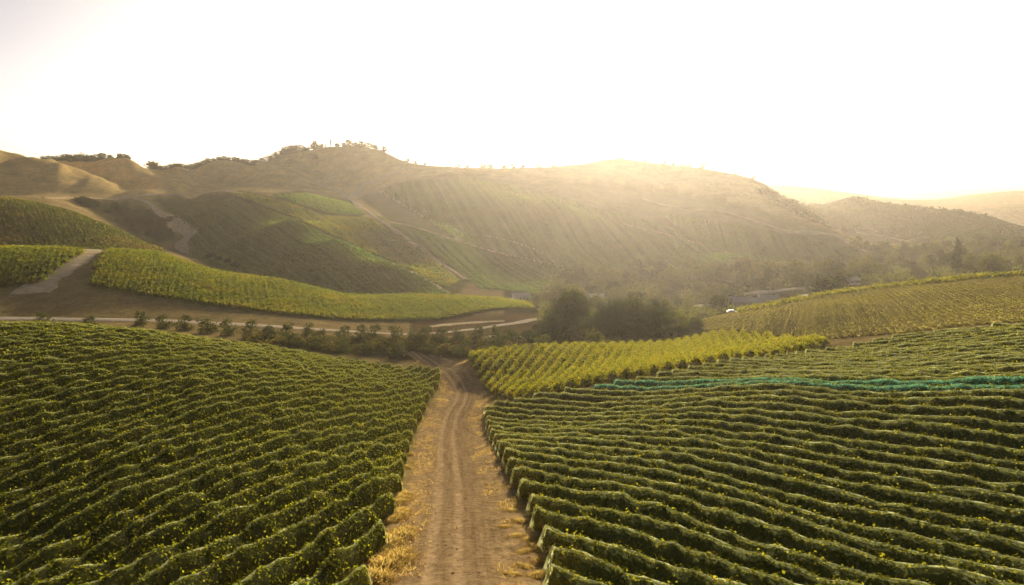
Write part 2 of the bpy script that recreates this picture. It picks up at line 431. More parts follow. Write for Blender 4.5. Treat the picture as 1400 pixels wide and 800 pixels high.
FAR = [
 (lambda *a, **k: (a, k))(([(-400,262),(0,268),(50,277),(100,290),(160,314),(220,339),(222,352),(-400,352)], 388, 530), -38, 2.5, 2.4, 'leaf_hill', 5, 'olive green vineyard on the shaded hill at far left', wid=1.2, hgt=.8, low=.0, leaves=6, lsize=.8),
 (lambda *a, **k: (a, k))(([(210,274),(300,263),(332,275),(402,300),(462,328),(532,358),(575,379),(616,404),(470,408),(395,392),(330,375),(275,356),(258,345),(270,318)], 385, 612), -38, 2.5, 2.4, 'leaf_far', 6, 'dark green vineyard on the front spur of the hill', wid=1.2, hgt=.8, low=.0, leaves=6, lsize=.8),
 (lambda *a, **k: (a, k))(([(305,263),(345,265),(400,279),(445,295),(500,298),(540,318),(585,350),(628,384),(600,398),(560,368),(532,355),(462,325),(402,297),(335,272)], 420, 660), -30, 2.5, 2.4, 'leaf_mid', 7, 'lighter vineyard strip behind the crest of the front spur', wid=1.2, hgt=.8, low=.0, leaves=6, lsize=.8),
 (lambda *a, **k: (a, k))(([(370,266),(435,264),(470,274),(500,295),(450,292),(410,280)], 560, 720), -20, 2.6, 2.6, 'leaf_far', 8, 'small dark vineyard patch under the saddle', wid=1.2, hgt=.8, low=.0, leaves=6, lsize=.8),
 (lambda *a, **k: (a, k))(([(515,262),(560,247),(640,243),(720,258),(820,285),(900,305),(985,335),(1000,358),(900,374),(780,374),(700,352),(630,330),(560,286)], 480, 860), -12, 2.8, 3.2, 'leaf_far', 9, 'hazy vineyard covering the long backlit slope', wid=1.2, hgt=.8, low=.0, leaves=6, lsize=.8),
 (lambda *a, **k: (a, k))(([(500,285),(525,303),(600,324),(700,352),(775,368),(740,402),(655,394),(602,354),(560,322)], 420, 700), -25, 2.8, 3.0, 'leaf_far', 10, 'hazy vineyard below the cross track', wid=1.2, hgt=.8, low=.0, leaves=6, lsize=.8),
 (lambda *a, **k: (a, k))(([(900,290),(1000,306),(1100,324),(1185,348),(1100,372),(1000,362),(950,330)], 560, 800), 10, 2.9, 3.2, 'leaf_far', 11, 'hazy vineyard at the right end of the long slope', wid=1.2, hgt=.8, low=.0, leaves=6, lsize=.8),
]

# ------------------------------------------------------------------ ground sheet with its soil colours
PXg, PYg, Dg = project(GX, GY, Zg)
soil = np.empty(GX.shape + (3,), np.float32)
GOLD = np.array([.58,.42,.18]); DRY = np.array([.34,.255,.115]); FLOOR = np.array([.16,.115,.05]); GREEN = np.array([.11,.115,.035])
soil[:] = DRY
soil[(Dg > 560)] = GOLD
def paint(poly_px, dmin, dmax, col, blend=1.0):
    m = inside(poly_px, PXg, PYg) & (Dg > dmin) & (Dg < dmax)
    soil[m] = soil[m]*(1-blend) + np.array(col)*blend
def paint_plan(poly, col):
    soil[inside(poly, GX, GY)] = col
BRUSH = (.075,.07,.03)
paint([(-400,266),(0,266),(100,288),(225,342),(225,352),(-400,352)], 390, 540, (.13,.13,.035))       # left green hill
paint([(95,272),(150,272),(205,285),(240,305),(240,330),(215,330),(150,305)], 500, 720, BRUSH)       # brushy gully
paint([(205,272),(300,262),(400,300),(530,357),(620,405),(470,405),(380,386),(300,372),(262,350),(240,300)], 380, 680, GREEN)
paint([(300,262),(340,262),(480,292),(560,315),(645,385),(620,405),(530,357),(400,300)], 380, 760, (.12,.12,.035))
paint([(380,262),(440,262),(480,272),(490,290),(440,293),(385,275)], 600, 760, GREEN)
paint([(490,270),(560,245),(640,238),(860,250),(1000,275),(1120,310),(1200,345),(1120,385),(700,400),(640,384)], 400, 1150, (.12,.115,.035))
paint([(690,370),(1000,368),(1200,340),(1500,325),(1500,376),(1250,395),(1000,436),(940,470),(740,470),(690,440)], 205, 900, (.06,.058,.024))
paint([(1050,262),(1160,262),(1400,300),(1500,330),(1150,335)], 850, 1500, (.09,.085,.035))
for a_, k_ in FAR: paint(a_[0][0], a_[0][1], a_[0][2], (.075,.105,.022))
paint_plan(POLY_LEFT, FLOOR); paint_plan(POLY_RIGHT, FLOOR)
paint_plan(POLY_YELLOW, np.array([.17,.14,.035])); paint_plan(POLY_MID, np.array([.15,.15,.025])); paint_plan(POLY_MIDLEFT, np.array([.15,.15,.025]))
paint_plan(POLY_BROWN, np.array([.22,.155,.055]))
paint([(560,432),(745,428),(745,456),(640,466),(560,462)], 228, 330, (.16,.11,.05))
paint([(330,452),(480,462),(640,462),(735,455),(735,495),(640,492),(560,492),(430,484),(330,472)], 150, 228, (.085,.075,.03))
# soften the borders
for _ in range(2):
    soil[1:-1,1:-1] = (soil[1:-1,1:-1]*2 + soil[2:,1:-1] + soil[:-2,1:-1] + soil[1:-1,2:] + soil[1:-1,:-2])/6
gq = grid_faces(len(AZ), len(LR))                              # (i,j) (i,j+1) (i+1,j+1) (i+1,j)
gtri = np.concatenate([gq[:,[0,2,1]], gq[:,[0,3,2]]])
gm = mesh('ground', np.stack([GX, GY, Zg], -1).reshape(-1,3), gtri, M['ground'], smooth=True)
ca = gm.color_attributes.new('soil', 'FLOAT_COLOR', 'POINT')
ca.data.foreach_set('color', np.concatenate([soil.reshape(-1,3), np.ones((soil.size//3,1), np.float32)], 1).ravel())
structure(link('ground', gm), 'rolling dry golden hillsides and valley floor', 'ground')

# ------------------------------------------------------------------ roads: ribbons laid on the ground
def smooth_line(pts, step):
    pts = np.asarray(pts, float)
    # Catmull-Rom
    Q = np.concatenate([[2*pts[0]-pts[1]], pts, [2*pts[-1]-pts[-2]]])
    out = []
    for i in range(1, len(Q)-2):
        p0, p1, p2, p3 = Q[i-1:i+3]
        n = max(2, int(np.linalg.norm(p2-p1)/step))
        for k in range(n):
            s = k/n
            out.append(.5*((2*p1)+(-p0+p2)*s+(2*p0-5*p1+4*p2-p3)*s*s+(-p0+3*p1-3*p2+p3)*s**3))
    out.append(pts[-1]); return np.array(out)
def ribbon(name, pts, width, mat, lift_z=.06, across=5, step=2.0, wob=.12, label=None, cat='road'):
    c = smooth_line(pts, step)
    tg = np.gradient(c, axis=0); tg /= np.linalg.norm(tg, axis=1, keepdims=True)+1e-9
    nr = np.stack([tg[:,1], -tg[:,0]], 1)
    w = np.interp(np.linspace(0,1,len(c)), np.linspace(0,1,len(width)), width) if isinstance(width, (list, tuple)) else np.full(len(c), width)
    s = np.linspace(-.5,.5,across)
    off = w[:,None]*s[None]
    e = 1 + wob*vnoise(np.arange(len(c))[:,None]*step/5.0 + np.sign(s)[None]*31, np.abs(s)[None]*0+3.3)
    off = off*e
    x = c[:,0,None]+nr[:,0,None]*off; y = c[:,1,None]+nr[:,1,None]*off
    z = height(x, y) + lift_z
    z[:,0] -= lift_z*1.6; z[:,-1] -= lift_z*1.6
    me = mesh(name, np.stack([x,y,z],-1).reshape(-1,3), grid_faces(len(c), across), mat, smooth=True)
    uv = me.uv_layers.new(name='UVMap')
    o = link(name, me); structure(o, label, cat); return o, c, nr

def track_mat(centre):
    """dry dirt with two paler, packed wheel tracks and straw-coloured margins; u runs across the track"""
    m, nt, nodes, links = newmat('dry_dirt_track')
    at = N(nt, 'ShaderNodeAttribute', attribute_name='across')      # metres from the middle
    along = N(nt, 'ShaderNodeAttribute', attribute_name='along')
    cv = N(nt, 'ShaderNodeCombineXYZ'); links.new(at.outputs['Fac'], cv.inputs[0])
    sc = N(nt, 'ShaderNodeMath', operation='MULTIPLY'); links.new(along.outputs['Fac'], sc.inputs[0]); sc.inputs[1].default_value = .06
    links.new(sc.outputs[0], cv.inputs[1])
    streak = noise(nt, 2.2, 6, .65, cv.outputs[0])
    base = ramp(nt, streak, [(.3, (.28,.185,.088)), (.7, (.50,.35,.18))])
    wob = noise(nt, .12, 2, .5)
    a2 = N(nt, 'ShaderNodeMath', operation='MULTIPLY_ADD'); links.new(wob, a2.inputs[0]); a2.inputs[1].default_value = .5; links.new(at.outputs['Fac'], a2.inputs[2])
    def rut(pos, wd):
        d = N(nt, 'ShaderNodeMath', operation='SUBTRACT'); links.new(a2.outputs[0], d.inputs[0]); d.inputs[1].default_value = pos + .25
        ab = N(nt, 'ShaderNodeMath', operation='ABSOLUTE'); links.new(d.outputs[0], ab.inputs[0])
        mr = N(nt, 'ShaderNodeMapRange'); links.new(ab.outputs[0], mr.inputs[0])
        mr.inputs[1].default_value = wd*.35; mr.inputs[2].default_value = wd; mr.inputs[3].default_value = 1; mr.inputs[4].default_value = 0
        return mr.outputs[0]
    r1, r2, r3 = rut(-1.75, .55), rut(.05, .5), rut(-.85, .35)
    ad = N(nt, 'ShaderNodeMath', operation='MAXIMUM'); links.new(r1, ad.inputs[0]); links.new(r2, ad.inputs[1])
    ml = N(nt, 'ShaderNodeMath', operation='MULTIPLY'); links.new(ad.outputs[0], ml.inputs[0]); links.new(noise(nt, .5, 3, .5), ml.inputs[1])
    c = mixc(nt, ml.outputs[0], base, (.68,.48,.26))
    # strawy patches on the margins
    ab = N(nt, 'ShaderNodeMath', operation='ABSOLUTE'); links.new(a2.outputs[0], ab.inputs[0])
    mg = N(nt, 'ShaderNodeMapRange'); links.new(ab.outputs[0], mg.inputs[0]); mg.inputs[1].default_value = 1.6; mg.inputs[2].default_value = 3.4
    st = ramp(nt, noise(nt, .8, 7, .72), [(.47, (0,0,0)), (.62, (1,1,1))])
    m2 = N(nt, 'ShaderNodeMath', operation='MULTIPLY'); links.new(st, m2.inputs[0]); links.new(mg.outputs[0], m2.inputs[1])
    c = mixc(nt, m2.outputs[0], c, (.60,.42,.20))
    dk = ramp(nt, noise(nt, 1.9, 8, .75), [(.30, (.48,.46,.43)), (.60, (1.12,1.12,1.12))])
    c = mixc(nt, 1.0, c, dk, 'MULTIPLY')
    p = N(nt, 'ShaderNodeBsdfDiffuse', Roughness=.8); links.new(c, p.inputs['Color'])
    bp = N(nt, 'ShaderNodeBump', Strength=.55, Distance=.18); links.new(noise(nt, 2.4, 8, .7), bp.inputs['Height'])
    links.new(bp.outputs[0], p.inputs['Normal'])
    o = nodes.new('ShaderNodeOutputMaterial'); links.new(p.outputs[0], o.inputs[0])
    return m
M['track'] = track_mat(None)

trk = [plan(622,24), plan(624,33), plan(626,41), plan(627,57), plan(624,74), plan(619,103), plan(624,125), plan(634,140), plan(634,158), plan(602,184), plan(570,200)]
o_tr, c_tr, n_tr = ribbon('dirt_track', trk, [11,10.6,10.2,10.2,10.4,10,9.5,9.5,9,9,8], M['track'], .05, 25, .8, .10,
    'dusty dirt track with pale wheel ruts running downhill between the vineyards', 'dirt track')
me = o_tr.data
nvr = len(c_tr)
cum = np.concatenate([[0], np.cumsum(np.linalg.norm(np.diff(c_tr, axis=0), axis=1))])
co = np.empty(len(me.vertices)*3, np.float32); me.vertices.foreach_get('co', co); co = co.reshape(nvr, 25, 3)
acr = ((co[:,:,:2]-c_tr[:,None])*n_tr[:,None]).sum(-1)
# two shallow wheel ruts pressed into the sheet
for pos in (-1.75, .05):
    co[:,:,2] -= .045*np.exp(-((acr-pos)/.3)**2)
me.vertices.foreach_set('co', co.ravel())
for nm, arr in (('across', acr), ('along', np.repeat(cum[:,None], 25, 1))):
    a = me.attributes.new(nm, 'FLOAT', 'POINT'); a.data.foreach_set('value', arr.astype(np.float32).ravel())
me.update()

def road(name, pix, width, mat, dmin=200, label=None, lz=None, step=3, cat='road', wob=.2):
    lz = lz if lz is not None else (.12 if dmin < 300 else .5)
    pts = [hit(p[0], p[1], p[2] if len(p) > 2 else dmin)[:2] for p in pix]
    return ribbon(name, pts, width, mat, lz, 7, step, wob, label, cat)
road('gravel_road', [(-120,434),(0,436),(100,437),(200,438),(300,442),(400,448),(480,453),(560,457),(620,453),(680,445),(730,437),(790,430,260)], 4.6, M['gravel'], 200,
     'pale gravel road along the valley floor behind the olive trees')
road('gravel_turnout', [(585,447),(615,444),(650,441),(690,439)], [3,7,7,3], M['hill_dirt'], 220, 'bare tan turnout above the bend of the gravel road', lz=.1)
road('dirt_verge', [(660,462),(690,458),(725,462)], [2,5,3], M['hill_dirt'], 200, 'bare dirt verge below the bend of the gravel road', lz=.1)
road('farm_track', [(40,402),(62,388),(88,365),(110,350),(138,341)], [16,13,12,12,9], M['hill_dirt'], 230, 'sunlit dirt track climbing between the two yellow vineyard blocks', wob=.45)
road('ridge_road', [(60,271),(120,271),(190,269),(240,266),(300,261),(335,266)], 5, M['hill_dirt'], 500, 'thin dirt road along the foot of the golden hills')
road('gully_road', [(150,270),(185,272),(210,284),(238,299),(262,318),(247,334),(262,346)], [4,5,6,9,16,12,5], M['hill_dirt'], 480, 'dirt road curving down beside the brushy gully')
road('spur_road', [(432,247),(455,260),(478,271),(500,288),(530,308),(560,330),(600,358),(638,383)], [5,6,8,6,5,5,5,5], M['hill_dirt'], 440, 'straight dirt road descending the central spur')
road('summit_road', [(553,230),(535,238),(515,247),(495,256),(488,268)], [5,6,7,9,14], M['hill_dirt'], 650, 'dirt road climbing from the saddle to the hilltop')
road('slope_track', [(512,259),(560,285),(600,305),(628,318),(626,331)], [4,4,4,7,8], M['hill_dirt'], 500, 'faint farm track cutting down the hazy slope')
road('cross_track', [(522,301),(570,312),(620,328),(660,340),(710,352),(775,366)], [5,4,4,4,4,4], M['hill_dirt'], 450, 'long farm track crossing the hazy slope')
road('lower_track', [(548,368),(580,380),(612,401)], 5, M['hill_dirt'], 400, 'short dirt track at the foot of the dark spur')
road('upper_track', [(630,320),(680,326),(740,345),(760,360)], 4, M['hill_dirt'], 450, 'thin upper track on the sunlit hazy slope')
road('lit_crest_strip', [(690,262),(760,275),(830,300),(900,318),(960,335),(1010,352)], 5, M['hill_dirt'], 600, 'pale strip painted for the sunlit ridge crest down the hazy slope')  # pale ribbon stands in for sunlight along a ridge crest, not a track
road('right_track', [(880,272),(950,286),(1050,309),(1110,318),(1150,325),(1192,347)], [6,6,7,7,7,9], M['hill_dirt'], 650, 'pale track along the right-hand hazy slope')
road('straw_strip', [(1170,317),(1200,322),(1230,328),(1252,332)], [4,10,12,5], M['gravel'], 750, 'bright straw strip at the foot of the wooded hill')
road('valley_road', [(950,420,300),(1000,405,350),(1060,398,350),(1120,393,350),(1170,388,350)], 9, M['gravel'], 300, 'pale gravel yard and lane beside the farm buildings')

# ------------------------------------------------------------------ vine rows
def row_segments(poly, az_deg, spacing, step, phase=0.0):
    """parallel row lines clipped to a field: list of (w, [points along the row])"""
    a = math.radians(az_deg); u = np.array([math.sin(a), math.cos(a)]); nrm = np.array([math.cos(a), -math.sin(a)])
    pl = np.array(poly); w = pl @ nrm; s = pl @ u
    out = []
    k0, k1 = math.ceil((w.min()-phase)/spacing), math.floor((w.max()-phase)/spacing)
    for k in range(k0, k1+1):
        ww = phase + k*spacing
        ss = np.arange(s.min(), s.max()+step, step)
        x = nrm[0]*ww + u[0]*ss; y = nrm[1]*ww + u[1]*ss
        m = inside(poly, x, y)
        i = 0
        while i < len(m):
            if m[i]:
                j = i
                while j+1 < len(m) and m[j+1]: j += 1
                if j-i >= 4: out.append((ww, np.stack([x[i:j+1], y[i:j+1]], 1)))
                i = j+1
            else: i += 1
    return out

PROF = np.array([(-.26,.12),(-.46,.42),(-.54,.90),(-.42,1.36),(-.18,1.72),(0,1.90),(.18,1.72),(.42,1.36),(.54,.90),(.46,.42),(.26,.12)])
def row_frames(pts):
    tg = np.gradient(pts, axis=0); tg /= np.linalg.norm(tg, axis=1, keepdims=True)
    return tg, np.stack([tg[:,1], -tg[:,0]], 1)

def vine_row(name, pts, seed, leaf, leaves_per_m, leaf_size, net=None, low=.12, tall=1.0, gap_amt=.0, ends=(True, True), wide=.74, scatter=.055, rough=1.0):
    """one trellised row: hedge of leaves, optional netting draped over, end posts"""
    rs = np.random.default_rng(seed)
    base = np.array([*pts[0], float(height(*pts[0]))])
    root = link(name, None, loc=base)
    tg, nr = row_frames(pts)
    z = height(pts[:,0], pts[:,1])
    d = np.concatenate([[0], np.cumsum(np.linalg.norm(np.diff(pts, axis=0), axis=1))])
    L = d[-1]
    ph = rs.random()*900
    # every vine swells or sags a little: crown height and width along the row
    hgt = 1 + rough*(.20*vnoise(d/1.9+ph, ph*0+.5) + .13*vnoise(d/.8+ph, 7.7+ph)) + .08*vnoise(d/9+ph, 2.2)
    wid = 1 + .28*vnoise(d/1.6+ph, 4.1) + .18*vnoise(d/.6+ph, 8.8)
    if gap_amt:
        gp = np.clip((vnoise(d/2.2+ph, 33.3)-.55)*4, 0, 1)*gap_amt
        hgt = hgt*(1-gp*.5); wid = wid*(1-gp*.6)
    hgt *= tall; wid = wid*wide
    k = len(PROF)
    pr = PROF.copy(); pr[:,1] = low + (pr[:,1]-.12)*(1.86-low)/(1.86-.12)
    off = pr[None,:,0]*wid[:,None]
    zz = pr[None,:,1]*hgt[:,None]
    jit = .07*rs.normal(size=off.shape)
    off = off*(1+jit*1.5); zz = np.maximum(zz + jit, .05)
    X = pts[:,0,None]+nr[:,0,None]*off-base[0]; Y = pts[:,1,None]+nr[:,1,None]*off-base[1]; Z = z[:,None]+zz-base[2]
    A_ = Acc()
    shr = .84
    if not net: shr_e = np.full((len(pts),1), .8); shr_e[[0,-1]] = .45; shr = shr_e
    cz = z[:,None]+.9*hgt[:,None]-base[2]
    Vh = np.stack([pts[:,0,None]-base[0]+(X-(pts[:,0,None]-base[0]))*shr, pts[:,1,None]-base[1]+(Y-(pts[:,1,None]-base[1]))*shr, cz+(Z-cz)*shr], -1)
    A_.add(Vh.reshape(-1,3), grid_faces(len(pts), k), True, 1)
    for e in (0, len(pts)-1):                                       # close the two ends
        b0 = Vh[e]; cc = b0.mean(0)
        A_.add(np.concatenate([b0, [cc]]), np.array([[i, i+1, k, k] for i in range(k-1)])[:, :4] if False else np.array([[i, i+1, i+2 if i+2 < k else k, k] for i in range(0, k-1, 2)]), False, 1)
    nl = int(L*leaves_per_m)
    if nl:
        ii = rs.random(nl)*(len(pts)-1.001); i0 = ii.astype(int); fr = (ii-i0)[:,None]
        jj = np.clip(rs.normal(5, 2.6, nl), 0, k-1.01); j0 = jj.astype(int); fj = (jj-j0)[:,None]
        G = np.stack([X,Y,Z], -1)
        Pp = (G[i0,j0]*(1-fr)+G[i0+1,j0]*fr)*(1-fj) + (G[i0,j0+1]*(1-fr)+G[i0+1,j0+1]*fr)*fj
        Pp += rs.normal(size=Pp.shape)*scatter
        cen = np.stack([pts[i0,0]-base[0], pts[i0,1]-base[1], z[i0]-base[2]+1.0], 1); ow = Pp-cen; ow[:,2] *= .55
        ow /= np.linalg.norm(ow, axis=1, keepdims=True)+1e-6
        ne = min(nl//4, 70)                                              # leaves close both ends too
        for e, sgn in ((0,-1),(len(pts)-1,1)):
            kk = slice(0, ne) if e == 0 else slice(ne, 2*ne)
            rr = rs.random((ne,1)); cE = np.array([pts[e,0]-base[0], pts[e,1]-base[1], z[e]-base[2]+(low+1.86)/2])
            Pp[kk] = cE + (G[e, rs.integers(0, k, ne)]-cE)*rr**.5 + np.array([*(tg[e]*sgn), 0])*rs.uniform(0, .25, (ne,1)); ow[kk] = [*(tg[e]*sgn), .2]
        top = (np.abs(jj-5) < 1.4) & (rs.random(nl) < .45)
        Pp[top,2] += np.abs(rs.normal(size=top.sum()))*.15
        v, f = leaf_quads(Pp, leaf_size, .1, outward=ow*.75, rs=rs, loose=.36)
        A_.add(v, f, False)
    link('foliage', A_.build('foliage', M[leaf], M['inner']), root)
    if net:
        # the cloth hangs from the highest shoots: smoothed crown line, straight flanks
        ker = np.ones(3)/3
        top = np.convolve(np.pad(hgt*1.86, 1, mode='edge'), ker, 'valid') + .07
        wn = np.convolve(np.pad(wid, 2, mode='edge'), np.ones(5)/5, 'valid')
        prn = .84*np.array([1,1/.84])*np.array([(-.50,.04),(-.60,.5),(-.60,1.0),(-.44,1.5),(-.11,1.87),(0,1.93),(.11,1.87),(.44,1.5),(.60,1.0),(.60,.5),(.50,.04)])
        on = prn[None,:,0]*(wn[:,None]*.55+.5) + .05*rs.normal(size=(len(pts), len(prn)))
        zn = prn[None,:,1]*(top/1.9)[:,None]
        Xn = pts[:,0,None]+nr[:,0,None]*on-base[0]; Yn = pts[:,1,None]+nr[:,1,None]*on-base[1]; Zn = z[:,None]+zn-base[2]
        B_ = Acc(); fn = grid_faces(len(pts), len(prn)); jc = fn[:,0] % len(prn); lit_ridge = (jc >= 4) & (jc <= 5)  # ridge faces get the paler net, a painted rim of light
        vn = np.stack([Xn,Yn,Zn],-1).reshape(-1,3)
        B_.add(vn, fn[~lit_ridge], True); B_.add(vn, fn[lit_ridge], True, 1)
        for e, s in ((0,-1),(len(pts)-1,1)):
            if not ends[0 if e == 0 else 1]: continue
            P0 = np.stack([Xn[e],Yn[e],Zn[e]],-1)
            # the cloth is gathered outward and pegged down beyond the end post
            outv = np.array([*(tg[e]*s), 0.0])
            kz = np.clip(1-(P0[:,2]-P0[:,2].min())/(np.ptp(P0[:,2])+1e-6), 0, 1)[:,None]
            Q = P0*np.array([1,1,1]) + outv*(.20+.75*kz**1.3)*rs.uniform(.75,1.25)
            mid = P0.mean(0)
            lat = nr[e]
            lo = (Q[:,:2]-mid[:2])@lat
            Q[:,:2] -= (lo*(.55+.25*kz[:,0]))[:,None]*lat[None]
            zc = (height(Q[:,0]+base[0], Q[:,1]+base[1])-base[2])
            Q[:,2] = np.maximum(Q[:,2]-.02, zc+.03)
            B_.add(np.concatenate([P0, Q]), grid_faces(2, len(prn)), True, 1)
        link('netting', B_.build('netting', M[net], M[net+'_fold']), root)
    for e, s in ((0,-1),(len(pts)-1,1)):
        if not ends[0 if e == 0 else 1]: continue
        p = np.array([pts[e,0]+tg[e,0]*s*.25-base[0], pts[e,1]+tg[e,1]*s*.25-base[1], z[e]-base[2]])
        lean = np.array([tg[e,0]*s*.25, tg[e,1]*s*.25, 0])
        v, f = tube([p-np.array([0,0,.25]), p+lean*.5+np.array([0,0,.9]), p+lean+np.array([0,0,1.75*tall])], [.06,.058,.055], 6)
        link('end_post', mesh('end_post', v, f, M['post'], smooth=True), root)
    return root, base, pts, z, tg, nr

def field_rows(poly_px, d0, d1, az_deg, spacing, step):
    """rows covering the part of the ground that lies within a traced outline and a range of distance"""
    m = inside(poly_px, PXg, PYg) & (Dg > d0) & (Dg < d1)
    a = math.radians(az_deg); u = np.array([math.sin(a), math.cos(a)]); nrm = np.array([math.cos(a), -math.sin(a)])
    w = GX[m]*nrm[0]+GY[m]*nrm[1]; s = GX[m]*u[0]+GY[m]*u[1]
    ss = np.arange(s.min(), s.max()+step, step); out = []
    for k in range(math.ceil(w.min()/spacing), math.floor(w.max()/spacing)+1):
        ww = k*spacing; x = nrm[0]*ww+u[0]*ss; y = nrm[1]*ww+u[1]*ss
        a_, b_, c_ = project(x, y, height(x, y))
        mm = inside(poly_px, a_, b_) & (c_ > d0) & (c_ < d1)
        i = 0
        while i < len(mm):
            if mm[i]:
                j = i
                while j+1 < len(mm) and mm[j+1]: j += 1
                if j-i >= 3: out.append((ww, np.stack([x[i:j+1], y[i:j+1]], 1)))
                i = j+1
            else: i += 1
    return out

def seen(pts):
    z = height(pts[:,0], pts[:,1])
    px, py, D = project(pts[:,0], pts[:,1], z+1.2)
    return (px > -60) & (px < 1460) & (py < 860) & (D > 5), (px > -420) & (px < 1900) & (py < 1050) & (D > 5)
def trim(pts, pad=6):
    m, near_frame = seen(pts)
    if m.sum() < 4: return None, (False, False)
    m = near_frame
    i, j = np.where(m)[0][[0,-1]]
    i2, j2 = max(0, i-pad), min(len(pts)-1, j+pad)
    return pts[i2:j2+1], (i2 == 0, j2 == len(pts)-1)

STEP = .45
rows_l = []
for w, pts in row_segments(POLY_LEFT, 12.0, 2.5, STEP):
    q, ends = trim(pts)
    if q is not None: rows_l.append((w, q, ends))
rows_l.sort(key=lambda r: -r[0])
for i, (w, q, ends) in enumerate(rows_l):
    px, py, D = project(q[:,0], q[:,1], height(q[:,0], q[:,1]))
    dm = float(D.min())
    o, *_ = vine_row('vine_row', q, 1000+i, 'leaf_left', 150 if dm < 60 else 95, .18 if dm < 60 else .23, 'net_thin', ends=ends)
    tag(o, f'netted green vine row in the left vineyard, {ordinal(i+1)} row counted leftward from the dirt track', 'vine row', 'vine rows left of the dirt track')
rows_r = []
for w, pts in row_segments(POLY_RIGHT, -34.0, 2.5, STEP, .6):
    q, ends = trim(pts)
    if q is not None: rows_r.append((w, q, ends))
rows_r.sort(key=lambda r: r[0])
tp = hit(1050, 541, 40, 140)
a = math.radians(-34); tw = tp[0]*math.cos(a) - tp[1]*math.sin(a)
for i, (w, q, ends) in enumerate(rows_r):
    px, py, D = project(q[:,0], q[:,1], height(q[:,0], q[:,1]))
    dm = float(D.min())
    teal = abs(w-tw) < 2.6
    o, *_ = vine_row('vine_row', q, 3000+i, 'leaf_right', 140 if dm < 60 else 100, .18 if dm < 60 else .23, 'net_teal' if teal else 'net', ends=ends, rough=.6)
    if teal:
        lab = f'vine row bundled in teal green netting, {ordinal(i+1)} row up the slope right of the track'
    else:
        lab = f'pale netted vine row in the right vineyard, {ordinal(i+1)} row counting up from the bottom'
    tag(o, lab, 'vine row', 'vine rows right of the dirt track')
rows_y = row_segments(POLY_YELLOW, 13.0, 2.5, STEP, .3)
rows_y.sort(key=lambda r: r[0])
for i, (w, q) in enumerate(rows_y):
    o, base, pts, z, tg, nr = vine_row('vine_row', q, 5000+i, 'leaf_yellow', 130, .30, None, low=.62, tall=1.02, gap_amt=0, wide=1.6, scatter=.26, rough=.6)
    tag(o, f'yellowing vine row without netting beyond the track, {ordinal(i+1)} in its block from the left', 'vine row', 'yellowing vine rows beyond the track')
    for e in (1, 4, 7):                                              # the first trunks show below the leaves
        if e >= len(pts): break
        p = np.array([pts[e,0]-base[0], pts[e,1]-base[1], z[e]-base[2]])
        v, f = tube([p-np.array([0,0,.1]), p+np.array([.05,.02,.4]), p+np.array([0,0,.9])], [.05,.04,.045], 5)
        link('trunk', mesh('trunk', v, f, M['bark'], smooth=True), o)

# distant vineyards: masses of rows nobody could count
def far_block(name, poly, az, spacing, step, mat, seed, label, wid=.45, hgt=1.7, leaves=0, lsize=.4, low=.3):
    A_ = Acc(); rs = np.random.default_rng(seed)
    rows = field_rows(poly[0], poly[1], poly[2], az, spacing, step) if len(poly) == 3 and isinstance(poly[1], (int, float)) else row_segments(poly, az, spacing, step)
    base = np.array([*rows[len(rows)//2][1][0], 0.0]); base[2] = float(height(base[0], base[1]))
    for w, pts in rows:
        tg, nr = row_frames(pts); z = height(pts[:,0], pts[:,1])
        pr = np.array([(-1,.0),(-1.05,.55),(0,1),(1.05,.55),(1,.0)])
        n = len(pts)
        off = pr[None,:,0]*wid*(1+.35*rs.normal(size=(n,5)))
        zz = low + pr[None,:,1]*(hgt-low)*(1+.18*rs.normal(size=(n,5))*np.array([0,1,1,1,0]))
        X = pts[:,0,None]+nr[:,0,None]*off-base[0]; Y = pts[:,1,None]+nr[:,1,None]*off-base[1]; Z = z[:,None]+zz-base[2]
        A_.add(np.stack([X,Y,Z],-1).reshape(-1,3), grid_faces(n,5), False)
        if leaves:
            L = np.linalg.norm(pts[-1]-pts[0]); nl = int(L*leaves)
            ii = rs.integers(0, n-1, nl); jj = rs.choice(5, nl, p=[.08,.24,.36,.24,.08])
            Pp = np.stack([X,Y,Z],-1)[ii,jj] + rs.normal(size=(nl,3))*[.25+.3*(spacing > 2.0),.25+.3*(spacing > 2.0),.2]
            v, f = leaf_quads(Pp, lsize, .25, rs=rs); A_.add(v, f)
    o = link(name, A_.build(name, M[mat]), loc=base)
    tag(o, label, 'vineyard', kind='stuff')
    return o
far_block('vineyard', POLY_MID, -22, 2.3, .9, 'leaf_mid', 1, 'yellow green vineyard block on the slope above the gravel road', leaves=42, lsize=.40, wid=1.1, hgt=1.3)
far_block('vineyard', POLY_MIDLEFT, -30, 2.3, .9, 'leaf_mid', 2, 'bright yellow vineyard corner left of the sunlit farm track', leaves=42, lsize=.40, wid=1.1, hgt=1.3)
far_block('vineyard', POLY_BROWN, 24, 1.7, .8, 'leaf_brown', 3, 'browning vineyard over the rounded rise on the right', wid=.7, hgt=.5, leaves=12, lsize=.26, low=.0)
STRIP = P(*[(px, d-14) for px, d in ((1010,280),(1070,285),(1140,290),(1250,296),(1400,298),(1560,303))]) + P(*[(px, d+8) for px, d in ((1560,303),(1400,298),(1250,296),(1140,290),(1070,285),(1010,280))])
far_block('vineyard', STRIP, 24, 2.3, 1.0, 'leaf_yellow', 4, 'thin yellow vineyard strip along the crest of the brown rise', leaves=14, lsize=.42, wid=.8)
for a_, k_ in FAR: far_block('vineyard', *a_, **k_)

